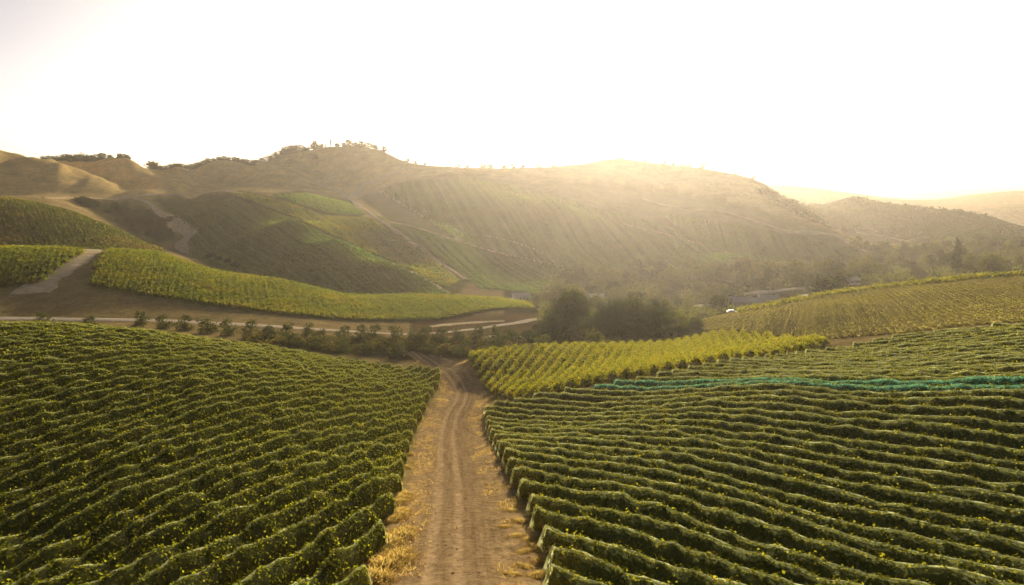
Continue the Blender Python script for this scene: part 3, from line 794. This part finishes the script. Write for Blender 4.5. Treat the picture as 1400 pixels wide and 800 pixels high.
# ------------------------------------------------------------------ trees and shrubs
def blob_points(rs, blobs, n, shell=.7):
    B = np.array(blobs, float); wt = B[:,3]**2; wt /= wt.sum()
    b = B[rs.choice(len(B), n, p=wt)]
    d = rs.normal(size=(n,3)); d /= np.linalg.norm(d, axis=1, keepdims=True)
    r = shell + (1.06-shell)*rs.random(n)**.7
    p = b[:,:3] + d*b[:,3:4]*r[:,None]*np.array([1,1,.85])
    return p, d
def crown_blobs(rs, h, spread, base, n, flat=1.05):
    out = []
    for i in range(n):
        a = rs.random()*2*PI; q = rs.random()**.6
        rel = .10+.72*i/(n-1) if n > 1 else .5; rel += rs.normal()*.05; zc = base + (h-base)*rel
        k = 1-abs(rel-.30)*1.15
        rr = spread*.5*q*max(.25, k)
        out.append((rr*math.cos(a), rr*math.sin(a), zc, rs.uniform(.20,.34)*min(spread, h-base)*flat))
    return out
def tree_meshes(kind, seed, h, spread, base, nb, nl, ls, mat, trunk_r, limbs=5, clumps=True):
    rs = np.random.default_rng(seed)
    bl = crown_blobs(rs, h, spread, base, nb)
    if base < .7:                                                     # skirts of foliage down to the grass
        for i in range(6):
            a = i/6*2*PI+rs.random(); bl.append((.27*spread*math.cos(a), .27*spread*math.sin(a), .16*h, .20*h))
    # hang smaller leaf clumps on the big masses so the outline breaks up
    if clumps:
        p, d = blob_points(rs, bl, nb*9, .85)
        bl2 = [(*q, rs.uniform(.09,.17)*min(spread, h-base)*.75) for q in p]
    else: bl2 = []
    p1, d1 = blob_points(rs, bl, int(nl*.35), .55)
    if bl2:
        p2, d2 = blob_points(rs, bl2, int(nl*.65), .3); p1 = np.concatenate([p1, p2]); d1 = np.concatenate([d1, d2])
    p1[:,2] = np.maximum(p1[:,2], .03*h)
    v, f = leaf_quads(p1, ls, .15, outward=d1*.6, rs=rs)
    crown = mesh(kind+'_crown', v, f, M[mat])
    A_ = Acc()
    top = np.array([rs.normal()*.04*h, rs.normal()*.04*h, base+(h-base)*.55])
    v, f = tube([(0,0,-.4),(0,0,.15*h*.3),top*.5,top], [trunk_r*1.35,trunk_r,trunk_r*.75,trunk_r*.25], 8); A_.add(v, f, True)
    for i in range(limbs):
        b = bl[i % len(bl)]; s = np.array([top[0]*.5, top[1]*.5, base*.75+rs.random()*.15*h]); e = np.array(b[:3])
        m_ = (s+e)/2+np.array([0,0,-.05*h]); v, f = tube([s,m_,e], [trunk_r*.5,trunk_r*.32,trunk_r*.1], 6); A_.add(v, f, True)
    return crown, A_.build(kind+'_trunk', M['bark'])
TREES = {
 'oak': [tree_meshes('oak', 20+i, 10, 11.5, .6, 26, 26000, .30, 'oak', .38) for i in range(4)],
 'olive': [tree_meshes('olive', 40+i, 3.6, 3.2, .15, 10, 1700, .26, 'olive', .10, 4) for i in range(4)],
 'round': [tree_meshes('round', 60+i, 8, 9, .3, 16, 3000, .66, 'tree', .25) for i in range(5)],
 'dark': [tree_meshes('dark', 80+i, 8, 9, .2, 16, 3000, .66, 'oak', .25) for i in range(4)],
 'shrub': [tree_meshes('shrub', 100+i, 1.6, 2.6, .02, 10, 700, .24, 'shrub', .06, 3) for i in range(4)],
 'tall': [tree_meshes('tall', 120+i, 12, 4.2, .6, 14, 1500, .55, 'tree', .2) for i in range(2)],
}
def cypress_mesh(seed):
    rs = np.random.default_rng(seed); bl = []
    for i in range(16):
        s = (i+.5)/16; bl.append((rs.normal()*.08, rs.normal()*.08, .6+s*9.2, .95*(1-s)**.6*(.45+.55*min(1, s*6))+.12))
    p, d = blob_points(rs, bl, 1300, .5); v, f = leaf_quads(p, .42, .5, outward=d*.5, rs=rs)
    tv, tf = tube([(0,0,-.4),(0,0,2),(0,0,6)], [.2,.15,.05], 6)
    return mesh('cypress_crown', v, f, M['oak']), mesh('cypress_trunk', tv, tf, M['bark'], smooth=True)
TREES['cypress'] = [cypress_mesh(5), cypress_mesh(6)]
HEIGHT0 = {'oak':10,'olive':3.6,'round':8,'dark':8,'shrub':1.6,'tall':12,'cypress':10}
_tc = 0
def plant(name, kind, x, y, h, label, cat, group=None, sx=1.0, var=None):
    global _tc; _tc += 1
    z = float(height(x, y))
    root = link(name, None, loc=(x, y, z-.05*min(h, 2)))
    k = h/HEIGHT0[kind]
    root.scale = (k*sx, k*sx, k); root.rotation_euler = (0, 0, random.random()*6.28)
    cr, tr = TREES[kind][(var if var is not None else _tc*7+random.randrange(9)) % len(TREES[kind])]
    link('crown', cr, root); link('trunk', tr, root)
    return tag(root, label, cat, group)
def plant_px(name, kind, px, py, h, label, cat, group=None, sx=1.0, dmin=150, dmax=6000, var=None):
    x, y, z = hit(px, py, dmin, dmax)
    return plant(name, kind, x, y, h, label, cat, group, sx, var)

# the two dark oak clumps in the valley
plant_px('oak_tree', 'oak', 772, 466, 17.5, 'tall dark oak standing alone left of the broad oak clump', 'tree', 'dark oaks in the valley', .86, 225, var=0)
plant_px('oak_tree', 'oak', 828, 474, 14.5, 'left oak of the broad dark clump', 'tree', 'dark oaks in the valley', .95, 225, var=1)
plant_px('oak_tree', 'oak', 858, 476, 17, 'tallest middle oak of the broad dark clump', 'tree', 'dark oaks in the valley', .9, 225, var=2)
plant_px('oak_tree', 'oak', 893, 475, 14, 'right oak of the broad dark clump', 'tree', 'dark oaks in the valley', .85, 225, var=3)
for i, (px, py, h, s) in enumerate([(746,462,6.5,1.1),(790,472,6,1.3),(765,474,4.5,1.2),(812,476,5,1.2),(720,470,4,1.3),(742,476,3.6,1.2),(700,472,3.6,1.3),(915,470,6,1.2),(935,466,5.5,1.2),(925,455,7,1.1),(950,452,4.5,1.2)]):
    plant_px('bush', 'round' if i % 2 else 'dark', px, py, h, f'leafy bush at the foot of the dark oaks, {ordinal(i+1)} of its ring', 'bush', 'bushes around the dark oaks', s, 195)

# olive trees along the gravel road: an upper line by the road and a lower line
ol = [(60,446),(125,447),(192,446),(224,449),(254,451),(283,455),(312,459),(342,462),(371,466)]
for i, px in enumerate(np.linspace(372, 700, 15)): ol.append((px+random.uniform(-5,5), 464+random.uniform(-2,3)+ (px-372)*.015))
n_up = len(ol)
for i, (px, py) in enumerate(ol):
    plant_px('olive_tree', 'olive', px, py, random.uniform(4.0,5.4), f'{ordinal(i+1)} olive tree from the left in the line beside the gravel road', 'tree', 'olive trees lining the gravel road', random.uniform(1,1.25), 165)
lo = [(400,474),(432,478),(470,482),(505,484),(545,487),(585,484),(630,486),(662,482),(690,479)]
for i, (px, py) in enumerate(lo):
    plant_px('olive_tree', 'olive', px+random.uniform(-4,4), py, random.uniform(3.4,5.0), f'{ordinal(i+1)} olive tree from the left in the lower line below the road', 'tree', 'lower line of olive trees', random.uniform(1,1.3), 172)
for i in range(95):
    px = random.uniform(345, 730); py = random.uniform(462+(px-345)*.01, 478+(px-345)*.03)
    plant_px('shrub', 'shrub', px, py, random.uniform(1.3,3.0), 'low dry shrub in the scrub between the olive trees', 'shrub', 'dry shrubs between the olive trees', random.uniform(1.1,1.7), 170)

# trees over the hazy valley floor
def scatter(n, x0, x1, ytop, ybot, kinds, h0, h1, group, what, dmin, seed, name='tree', cat='tree', dmax=6000):
    rr = random.Random(seed); items = []
    for i in range(n):
        px = x0 + (x1-x0)*(i+.5)/n + rr.uniform(-.6,.6)*(x1-x0)/n
        f = rr.random()
        py = np.interp(px, [x0,(x0+x1)/2,x1], ytop)*(1-f) + np.interp(px, [x0,(x0+x1)/2,x1], ybot)*f
        items.append((px, py, rr.choice(kinds), rr.uniform(h0, h1), rr.uniform(.9,1.3)))
    items.sort()
    for i, (px, py, k, h, s) in enumerate(items):
        plant_px(name, k, px, py, h, f'{ordinal(i+1)} {what}, from the left', cat, group, s, dmin, dmax)
scatter(34, 735, 1010, (395,392,392), (418,430,424), ['round','round','dark'], 5, 10, 'trees behind the dark oaks', 'hazy tree in the band behind the oaks', 300, 1)
scatter(52, 760, 1180, (372,370,362), (394,388,384), ['round','dark','round'], 6, 11, 'trees at the foot of the hazy slope', 'tree in the strip at the foot of the slope', 380, 2)
scatter(15, 1010, 1200, (380,376,368), (400,396,384), ['round','dark'], 5, 9, 'trees around the farm buildings', 'tree around the farm buildings', 330, 3)
scatter(46, 1165, 1420, (350,345,338), (376,374,370), ['round','dark','round','tall'], 7, 13, 'trees on the right valley floor', 'tree on the right valley floor', 420, 4)
scatter(24, 1160, 1420, (330,334,322), (346,346,338), ['round','dark'], 7, 12, 'trees at the foot of the wooded hill', 'tree below the wooded hill', 700, 5)
plant_px('cypress_tree', 'cypress', 1306, 372, 26, 'tall dark conifer rising over the right valley trees', 'tree', None, 1.5, 420)
plant_px('tree', 'tall', 890, 418, 17, 'tall loose tree standing behind the dark oaks', 'tree', None, 1.3, 330)
plant_px('tree', 'dark', 1120, 405, 8.5, 'dark round tree beside the small white shed', 'tree', None, 1.1, 330)
plant_px('tree', 'dark', 1140, 403, 7.5, 'second round tree right of the small white shed', 'tree', None, 1.1, 330)

# low scrub between the valley trees: one ground-covering mass
rs = np.random.default_rng(91); A_ = Acc(); c0 = np.array(hit(1000, 400, 300)); cnt = 0
poly = [(735,402),(770,372),(1000,366),(1180,348),(1200,338),(1450,330),(1450,376),(1300,384),(1150,402),(1000,428),(950,446),(900,470),(740,474)]
while cnt < 2600:
    px, py = rs.uniform(735, 1450), rs.uniform(330, 474)
    if not inside(poly, np.array([px]), np.array([py]))[0]: continue
    cnt += 1
    if vnoise(px/22, py/9) < -.35 or (985 < px < 1195 and 384 < py < 422 and rs.random() < .9): continue
    x, y, z = hit(px, py, 205)
    if y < 205 or y > 1000: continue
    h = rs.uniform(1.2, 3.6)*(1 + (y > 420)*.5)
    p, d = blob_points(rs, [(rs.normal()*h*.5, rs.normal()*h*.5, h*rs.uniform(.2,.5), h*rs.uniform(.4,.6)) for _ in range(3)], 36, .6)
    p[:,2] = np.maximum(p[:,2], .05)
    v, f = leaf_quads(p+np.array([x,y,z])-c0, h*.32, .2, outward=d*.6, rs=rs); A_.add(v, f)
o = link('scrub', A_.build('scrub', M['tree']), loc=c0); tag(o, 'olive brown scrub covering the hazy valley floor', 'scrub', kind='stuff')

# ridge-top trees
for i, (px, h, k, s) in enumerate([(355,6,'dark',1.6),(364,8,'dark',1.6),(373,9,'dark',1.5),(383,11,'dark',1.5),(392,13,'dark',1.4),(400,15,'dark',1.4),(408,14,'dark',1.4),(417,12,'dark',1.4),(425,8,'dark',1.4),
        (436,12,'dark',1.1),(445,7,'dark',1.5),(466,6,'dark',1.6),(474,6,'dark',1.5),(482,12,'round',1.1),(490,7,'dark',1.4),(498,12,'dark',1.2),(508,9,'round',1.4),(517,8,'dark',1.4),(528,9,'dark',1.1)]):
    x, y = crest(px, 900, 1060, 6 if px > 430 else 14)
    plant('tree', k, x, y, h, f'{ordinal(i+1)} rounded tree from the left along the central hilltop', 'tree', 'trees on the central hilltop', s)
for i, px in enumerate((451, 457.5)):
    x, y = crest(px, 900, 1060, 5); plant('cypress_tree', 'cypress', x, y, 17 - 3*(i == 0), ('shorter left' if i == 0 else 'taller right') + ' slim cypress of the pair on the hilltop', 'tree', 'hilltop cypresses', 1.1)
x, y, z = hit(431, 218, 700); plant('tree', 'dark', x, y, 9, 'lone dark tree on the grassy face below the hilltop cypresses', 'tree', None, 1.2)
for i, (px, h) in enumerate([(70,7),(80,9),(90,9),(100,10),(110,10),(119,11),(128,10),(138,9),(147,10),(160,6),(174,8),(183,6)]):
    x, y = crest(px, 800, 900, 12); plant('tree', 'dark', x, y, h*.95, f'{ordinal(i+1)} dark tree from the left behind the golden ridge', 'tree', 'trees behind the left golden ridge', 1.5)
for i, px in enumerate(np.linspace(214, 352, 22)):
    x, y = crest(px, 800, 925, random.uniform(3, 9)); plant('tree', 'dark', x, y, random.uniform(5,8.5) if i > 1 else 10, f'{ordinal(i+1)} low tree from the left along the crest of the golden hill', 'tree', 'low trees along the golden crest', random.uniform(1.2,1.6))
for i, (px, h) in enumerate([(560,8),(571,7),(583,6),(628,7),(640,7),(662,11),(672,10),(690,9),(702,9),(715,8),(735,9),(756,8),(845,7),(880,9),(905,9),(918,8),(930,9),(940,10),(957,13),(1002,8),(1026,8)]):
    x, y = crest(px, 820, 1120, 2)
    plant('tree', 'round', x, y, h*.62, f'{ordinal(i+1)} small tree from the left on the glowing right ridge', 'tree', 'trees along the glowing ridge', 1.7)
for i in range(30):
    f = random.random(); px = 105+f*130; py = np.interp(px, [105,150,200,240], [274,277,290,305])+random.random()*np.interp(px, [105,150,200,240], [6,22,34,24])
    plant_px('shrub', 'dark', px, py, random.uniform(2.5,5.5), 'dark shrub filling the gully below the golden hills', 'shrub', 'shrubs in the gully', 1.7, 500)
for i, (px, py) in enumerate([(300,357),(312,360),(290,352),(322,365)]):
    plant_px('shrub', 'dark', px, py, 3.5, f'{ordinal(i+1)} dark shrub from the front at the foot of the spur', 'shrub', 'shrubs at the foot of the spur', 1.6, 420)

# wooded hill: one far mass of tree crowns
rs = np.random.default_rng(77)
A_ = Acc(); cnt = 0
ctr = np.array(hit(1230, 300, 850))
for i in range(2400):
    px = rs.uniform(1040, 1440)
    top = np.interp(px, [1040,1070,1100,1150,1172,1200,1300,1350,1400,1440], [262,275,283,279,270,279,290,297,319,330])
    bot = np.interp(px, [1040,1100,1150,1200,1250,1440], [266,300,316,318,330,345])
    if bot <= top: continue
    py = rs.uniform(top, bot)
    if vnoise(px/16, py/6) < -.45: continue
    x, y, z = hit(px, py, 800)
    if y > 1700: continue
    h = rs.uniform(4.5, 9.5)
    bl = [(rs.normal()*h*.3, rs.normal()*h*.3, h*rs.uniform(.3,.65), h*rs.uniform(.28,.42)) for _ in range(4)]
    p, d = blob_points(rs, bl, 60, .7); p += np.array([x, y, z])-ctr
    v, f = leaf_quads(p, h*.26, .2, outward=d*.6, rs=rs); A_.add(v, f)
o = link('woodland', A_.build('woodland', M['oak']), loc=ctr); tag(o, 'hazy oak woodland covering the far hill on the right', 'woodland', kind='stuff')

# ------------------------------------------------------------------ dry grass tufts beside the track
def tuft_mesh(seed, n=420):
    rs = np.random.default_rng(seed)
    a = rs.random(n)*2*PI; r = rs.random(n)**.6*.75
    b = np.stack([np.cos(a)*r*1.5, np.sin(a)*r, np.zeros(n)], 1)
    L = rs.uniform(.35,.85,n)*(1-.45*r); lean = rs.normal(size=(n,2))*.28 + b[:,:2]*.35
    tip = b + np.stack([lean[:,0]*L*1.2, lean[:,1]*L*1.2, L], 1); mid = (b+tip)/2; mid[:,2] += .08
    s = np.stack([-np.sin(a), np.cos(a), np.zeros(n)], 1)*.028
    v = np.stack([b-s, b+s, mid+s*.9, mid-s*.9, tip+s*.4, tip-s*.4], 1).reshape(-1,3)
    k = np.arange(n)[:,None]*6
    f = np.concatenate([k+np.array([[0,1,2,3]]), k+np.array([[3,2,4,5]])])
    return mesh('grass_tuft', v, f, M['straw'])
TUFT = [tuft_mesh(i) for i in range(4)]
def along_track(n, lo, hi, rs):
    i = rs.integers(4, len(c_tr)-4, n); side = rs.choice([-1,1], n)
    off = side*rs.uniform(lo, hi, n)
    return c_tr[i,0]+n_tr[i,0]*off+rs.normal(size=n)*.3, c_tr[i,1]+n_tr[i,1]*off+rs.normal(size=n)*.3
rs = np.random.default_rng(55)
x, y = along_track(42000, 2.3, 5.6, rs)
keep = (fbm(x/1.7, y/2.6, 3) > .30) & (rs.random(len(x)) < .55) & (y < 190); x, y = x[keep], y[keep]; n = len(x)
c0 = np.array([0., 60., float(height(0, 60))])
b = np.stack([x, y, height(x, y)+.03], 1)-c0
L = rs.uniform(.05,.22,n)*(1+.8*np.clip(fbm(x/2.5+9, y/2.5, 2), 0, 1)); ln = rs.normal(size=(n,2))*.5
tip = b+np.stack([ln[:,0]*L*1.5, ln[:,1]*L*1.5, L], 1); sd_ = np.stack([rs.normal(size=n), rs.normal(size=n), np.zeros(n)], 1); sd_ /= np.linalg.norm(sd_, axis=1, keepdims=True); sd_ *= rs.uniform(.015,.04,(n,1))
v = np.stack([b-sd_, b+sd_, tip+sd_*.3, tip-sd_*.3], 1).reshape(-1,3)
o = link('dry_grass', mesh('dry_grass', v, np.arange(4*n).reshape(n,4), M['straw']), loc=c0); tag(o, 'thin patchy dry grass on the verges of the dirt track', 'grass', kind='stuff')
x, y = along_track(2600, 0, 5.2, rs); keep = y < 130; x, y = x[keep], y[keep]; n = len(x)
c = np.stack([x, y, height(x, y)+.06], 1)-c0; r = (rs.random(n)**3*.11+.02)[:,None]
oc = np.array([(1,0,0),(0,1,0),(-1,0,0),(0,-1,0),(0,0,1),(0,0,-1)], float)
v = (c[:,None]+oc[None]*r[:,None]*rs.uniform(.6,1.3,(n,6,1))*np.array([1,1,.7])).reshape(-1,3)
tri = np.array([(0,1,4),(1,2,4),(2,3,4),(3,0,4),(1,0,5),(2,1,5),(3,2,5),(0,3,5)])
o = link('gravel', mesh('gravel', v, (np.arange(n)[:,None,None]*6+tri[None]).reshape(-1,3), M['hill_dirt']), loc=c0); tag(o, 'small stones and clods scattered on the dirt track', 'stones', kind='stuff')
def tuft(px, py, s, label, group):
    x, y, z = hit(px, py, 25, 250)
    o = link('dry_grass_tuft', TUFT[random.randrange(4)], loc=(x, y, z)); o.scale = (s*1.5, s*1.2, s*.8); o.rotation_euler = (0, 0, random.uniform(-.5,.5))
    tag(o, label, 'grass tuft', group)
lt = [(546,683,1.5),(553,678,1.2),(540,690,1.2),(538,708,1.6),(545,703,1.3),(530,714,1.3),(530,745,1.6),(540,738,1.6),(548,730,1.3),(520,750,1.3),(520,780,1.8),(532,772,1.8),(543,763,1.5),(515,796,1.7),(505,798,1.6),(553,640,1.0),(558,622,.9)]
lt.sort(key=lambda q: -q[1])
for i, (px, py, s) in enumerate(lt):
    tuft(px, py, s*.55, f'{ordinal(i+1)} orange dry grass tuft up the left edge of the dirt track', 'dry grass tufts on the left track edge')
rt = [(700,700,.9),(712,715,1.0),(690,722,.8),(705,735,.9),(725,740,1.0),(735,752,1.2),(742,770,1.2),(720,778,.9),(735,790,1.1),(700,788,.8),(715,757,.9),(697,668,.8),(695,642,.9)]
rt.sort(key=lambda q: -q[1])
for i, (px, py, s) in enumerate(rt):
    tuft(px, py, s*.45, f'{ordinal(i+1)} straw coloured grass tuft up the right edge of the dirt track', 'dry grass tufts on the right track edge')

# ------------------------------------------------------------------ farm buildings and vehicles
def box(x0, x1, y0, y1, z0, z1):
    v = [(x0,y0,z0),(x1,y0,z0),(x1,y1,z0),(x0,y1,z0),(x0,y0,z1),(x1,y0,z1),(x1,y1,z1),(x0,y1,z1)]
    return v, [(0,3,2,1),(4,5,6,7),(0,1,5,4),(1,2,6,5),(2,3,7,6),(3,0,4,7)]
def boxes(name, lst, mat, parent):
    V, Fc = [], []
    for b in lst:
        v, f = box(*b); n0 = len(V); V += v; Fc += [tuple(i+n0 for i in q) for q in f]
    return link(name, mesh(name, V, Fc, M[mat]), parent)
def house(px, py, L, Wd, Hh, rise, rot, wall, roof, label, dmin=300, name='farm_house', cat='building', nwin=3):
    x, y, z = hit(px, py, dmin)
    r = link(name, None, loc=(x, y, z-.2)); r.rotation_euler = (0,0,math.radians(rot)); tag(r, label, cat)
    l, w = L/2, Wd/2
    V = [(-l,-w,-1),(l,-w,-1),(l,w,-1),(-l,w,-1),(-l,-w,Hh),(l,-w,Hh),(l,w,Hh),(-l,w,Hh),(-l,0,Hh+rise),(l,0,Hh+rise)]
    Fc = [(0,1,5,4),(2,3,7,6),(1,2,6,9,5),(3,0,4,8,7),(0,3,2,1),(4,5,9,8),(6,7,8,9)]
    link('wall', mesh('wall', V, Fc, M[wall]), r)
    e, th = .5, .18; k = rise/w
    a = Hh - e*k + .03
    V = []; Fc = []
    for s in (-1, 1):
        n0 = len(V)
        V += [(-l-e, s*(w+e), a), (l+e, s*(w+e), a), (l+e, 0, Hh+rise+.03), (-l-e, 0, Hh+rise+.03)]
        V += [(-l-e, s*(w+e), a+th), (l+e, s*(w+e), a+th), (l+e, 0, Hh+rise+.03+th), (-l-e, 0, Hh+rise+.03+th)]
        q = [(0,1,2,3),(4,5,6,7),(0,1,5,4),(1,2,6,5),(3,0,4,7)]
        Fc += [tuple(i+n0 for i in f) for f in q]
    link('roof', mesh('roof', V, Fc, M[roof]), r)
    for i in range(nwin):
        cx = -l + L*(i+.7)/(nwin+.8)
        f = boxes('window', [(cx-.65, cx+.65, -w-.06, -w+.02, .95, 2.15)], 'white_wall', r)
        boxes('pane', [(cx-.55, cx+.55, -w-.08, -w-.061, 1.05, 2.05)], 'window', f)
    d = boxes('door', [(l-1.6, l-.6, -w-.05, -w+.02, 0, 2.05)], 'door', r)
    return r
house(712, 410, 9, 6, 2.8, 1.3, 8, 'white_wall', 'pale_roof', 'white farmhouse left of the tall dark oak', 330)
house(1018, 424, 15, 7, 3.4, 1.6, -14, 'grey_wall', 'pale_roof', 'long grey barn with a pale roof behind the brown vineyard', 330, 'barn')
house(1050, 419, 8, 6, 3.0, 1.5, -10, 'tan_wall', 'pale_roof', 'tan cottage right of the long grey barn', 330)
house(1072, 412, 10, 6, 2.8, 1.4, 12, 'tan_wall', 'dark_roof', 'brown roofed house among trees right of the tan cottage', 340)
house(1126, 404, 4, 3.5, 2.6, 1.0, 0, 'white_wall', 'pale_roof', 'small white shed between two round trees', 330, 'shed', nwin=1)
house(1155, 388, 14, 7, 3.2, 1.4, -5, 'grey_wall', 'pale_roof', 'grey farm building with pale roof farther up the valley', 420, 'barn')
house(813, 411, 10, 6, 3.0, 1.3, 5, 'grey_wall', 'pale_roof', 'grey cottage with pale roof between the two oak clumps', 330)
house(830, 423, 5, 4, 3.0, 1.2, 20, 'white_wall', 'pale_roof', 'small white shed peeking over the broad oak clump', 260, 'shed', nwin=1)
def cyl(r0, z0, z1, r1=None, k=20, cx=0, cy=0):
    r1 = r0 if r1 is None else r1
    th = np.arange(k)/k*2*PI
    v = np.concatenate([np.stack([cx+np.cos(th)*r0, cy+np.sin(th)*r0, np.full(k, z0)],1), np.stack([cx+np.cos(th)*r1, cy+np.sin(th)*r1, np.full(k, z1)],1)])
    return v, [tuple([i,(i+1)%k,k+(i+1)%k,k+i]) for i in range(k)] + [tuple(range(k,2*k)), tuple(range(k-1,-1,-1))]
x, y, z = hit(797, 436, 235)
r = link('water_tank', None, loc=(x,y,z)); tag(r, 'small white water tank between the two dark oak clumps', 'water tank')
v, f = cyl(1.15, -.3, 2.2); link('body', mesh('body', v, f, M['white_wall']), r)
v, f = cyl(1.2, 2.203, 2.7, .25); link('lid', mesh('lid', v, f, M['white_wall']), r)

def vehicle(px, py, rot, label, dmin, van=False):
    x, y, z = hit(px, py, dmin)
    r = link('parked_van' if van else 'parked_car', None, loc=(x,y,z+.02)); r.rotation_euler = (0,0,math.radians(rot)); tag(r, label, 'van' if van else 'car', 'white vehicles parked in the valley')
    if van: prof = [(-2.5,.35),(2.45,.35),(2.5,.9),(2.1,1.15),(1.5,1.95),(1.2,2.1),(-2.4,2.1),(-2.5,1.9)]
    else: prof = [(-2.2,.35),(2.15,.35),(2.2,.75),(1.1,.95),(.5,1.45),(-1.2,1.48),(-1.9,1.0),(-2.2,.95)]
    n = len(prof); hw = .9
    V = [(a,-hw*(1 if b < 1.2 else .85),b) for a,b in prof] + [(a,hw*(1 if b < 1.2 else .85),b) for a,b in prof]
    Fc = [tuple(range(n-1,-1,-1)), tuple(range(n,2*n))] + [(i,(i+1)%n,n+(i+1)%n,n+i) for i in range(n)]
    link('body', mesh('body', V, Fc, M['car_paint']), r)
    zt, zb = (1.8,1.25) if van else (1.36,1.0)
    for s in (-1,1):
        boxes('window', [(-1.0,.35 if not van else 1.3, s*.93-.03, s*.93+.03, zb, zt)], 'window', r)
    for a in (-1.4,1.35):
        for s in (-1,1):
            v, f = cyl(.34, -.11, .11, k=14); v = np.stack([v[:,0]+a, v[:,2]+s*.86, v[:,1]+.34], 1)
            wv = link('wheel', mesh('wheel', v, f, M['tyre']), r)
            v, f = cyl(.18, -.12, .12, k=10); v = np.stack([v[:,0]+a, v[:,2]+s*.87, v[:,1]+.34], 1)
            link('rim', mesh('rim', v, f, M['steel']), wv)
vehicle(724, 410, 10, 'white van parked right of the white farmhouse', 330, True)
vehicle(703, 411, 0, 'white car parked left of the white farmhouse', 330)
vehicle(1001, 430, -5, 'small white car at the left foot of the long grey barn', 280)
vehicle(1102, 411, 5, 'white car in the gravel yard left of the white shed', 330)

# thin mast on the left ridge
x, y = crest(198, 800, 850, 1); z = float(height(x, y))
r = link('utility_pole', None, loc=(x,y,z)); tag(r, 'thin utility pole standing on the left golden ridge', 'utility pole')
v, f = tube([(0,0,-1),(0,0,6),(0,0,14.5)], [.26,.22,.18], 8); link('pole', mesh('pole', v, f, M['bark'], smooth=True), r)
boxes('crossarm', [(-1.2,1.2,.15,.29,13.2,13.5)], 'bark', r)

# ------------------------------------------------------------------ haze
bx0, bx1, by0, by1 = -7600, 7600, -60, 9300
zb = float(Zg.min()) - 1.0; zt = 62.0
v, f = box(bx0, bx1, by0, by1, zb, zt)
m, nt, nodes, links = newmat('valley_haze')
pv = N(nt, 'ShaderNodeVolumePrincipled'); pv.inputs['Color'].default_value = (1.0,.91,.80,1); pv.inputs['Density'].default_value = .00005
pv.inputs['Anisotropy'].default_value = .72
o = nodes.new('ShaderNodeOutputMaterial'); links.new(pv.outputs[0], o.inputs['Volume'])
m.cycles.homogeneous_volume = True
hz = link('haze', mesh('haze', v, f, m)); tag(hz, 'warm golden evening haze over the hills and valley', 'haze', kind='stuff')

# ------------------------------------------------------------------ light, sky, camera
SUN_EL, SUN_AZ = math.radians(10.5), math.radians(9.0)              # azimuth clockwise from +Y
sd = bpy.data.lights.new('sun', 'SUN'); sd.energy = 5.0; sd.angle = math.radians(.5); sd.color = (1.0,.87,.71)
so = link('sun', sd)
from mathutils import Vector
dirv = Vector((math.sin(SUN_AZ)*math.cos(SUN_EL), math.cos(SUN_AZ)*math.cos(SUN_EL), math.sin(SUN_EL)))
so.rotation_euler = dirv.to_track_quat('Z', 'Y').to_euler()
wd = bpy.data.worlds.new('World'); SC.world = wd; wd.use_nodes = True
nt = wd.node_tree; bg = nt.nodes['Background']
sky = nt.nodes.new('ShaderNodeTexSky'); sky.sky_type = 'NISHITA'; sky.sun_disc = False
sky.sun_elevation = SUN_EL; sky.sun_rotation = SUN_AZ; sky.air_density = .2; sky.dust_density = 2.8; sky.ozone_density = .1; sky.altitude = 200
nt.links.new(sky.outputs[0], bg.inputs[0]); bg.inputs[1].default_value = .054
cd = bpy.data.cameras.new('camera'); cam = link('camera', cd)
cd.sensor_fit = 'HORIZONTAL'; cd.sensor_width = 36; cd.lens = 36*F/1400; cd.clip_start = .5; cd.clip_end = 30000
cam.rotation_euler = (PI/2-PITCH, 0, 0)
SC.camera = cam
SC.view_settings.view_transform = 'Standard'; SC.view_settings.look = 'None'; SC.view_settings.gamma = 1
SC.view_settings.use_white_balance = True; SC.view_settings.white_balance_temperature = 7150; SC.view_settings.white_balance_tint = 6
SC.view_settings.exposure = 1.78
SC.render.engine = 'CYCLES'
cy = SC.cycles
cy.use_denoising = True; cy.max_bounces = 6; cy.diffuse_bounces = 2; cy.glossy_bounces = 1; cy.transmission_bounces = 2; cy.volume_bounces = 1; cy.transparent_max_bounces = 10
cy.use_adaptive_sampling = True; cy.adaptive_threshold = .02
try: cy.denoiser = 'OPENIMAGEDENOISE'
except Exception: pass
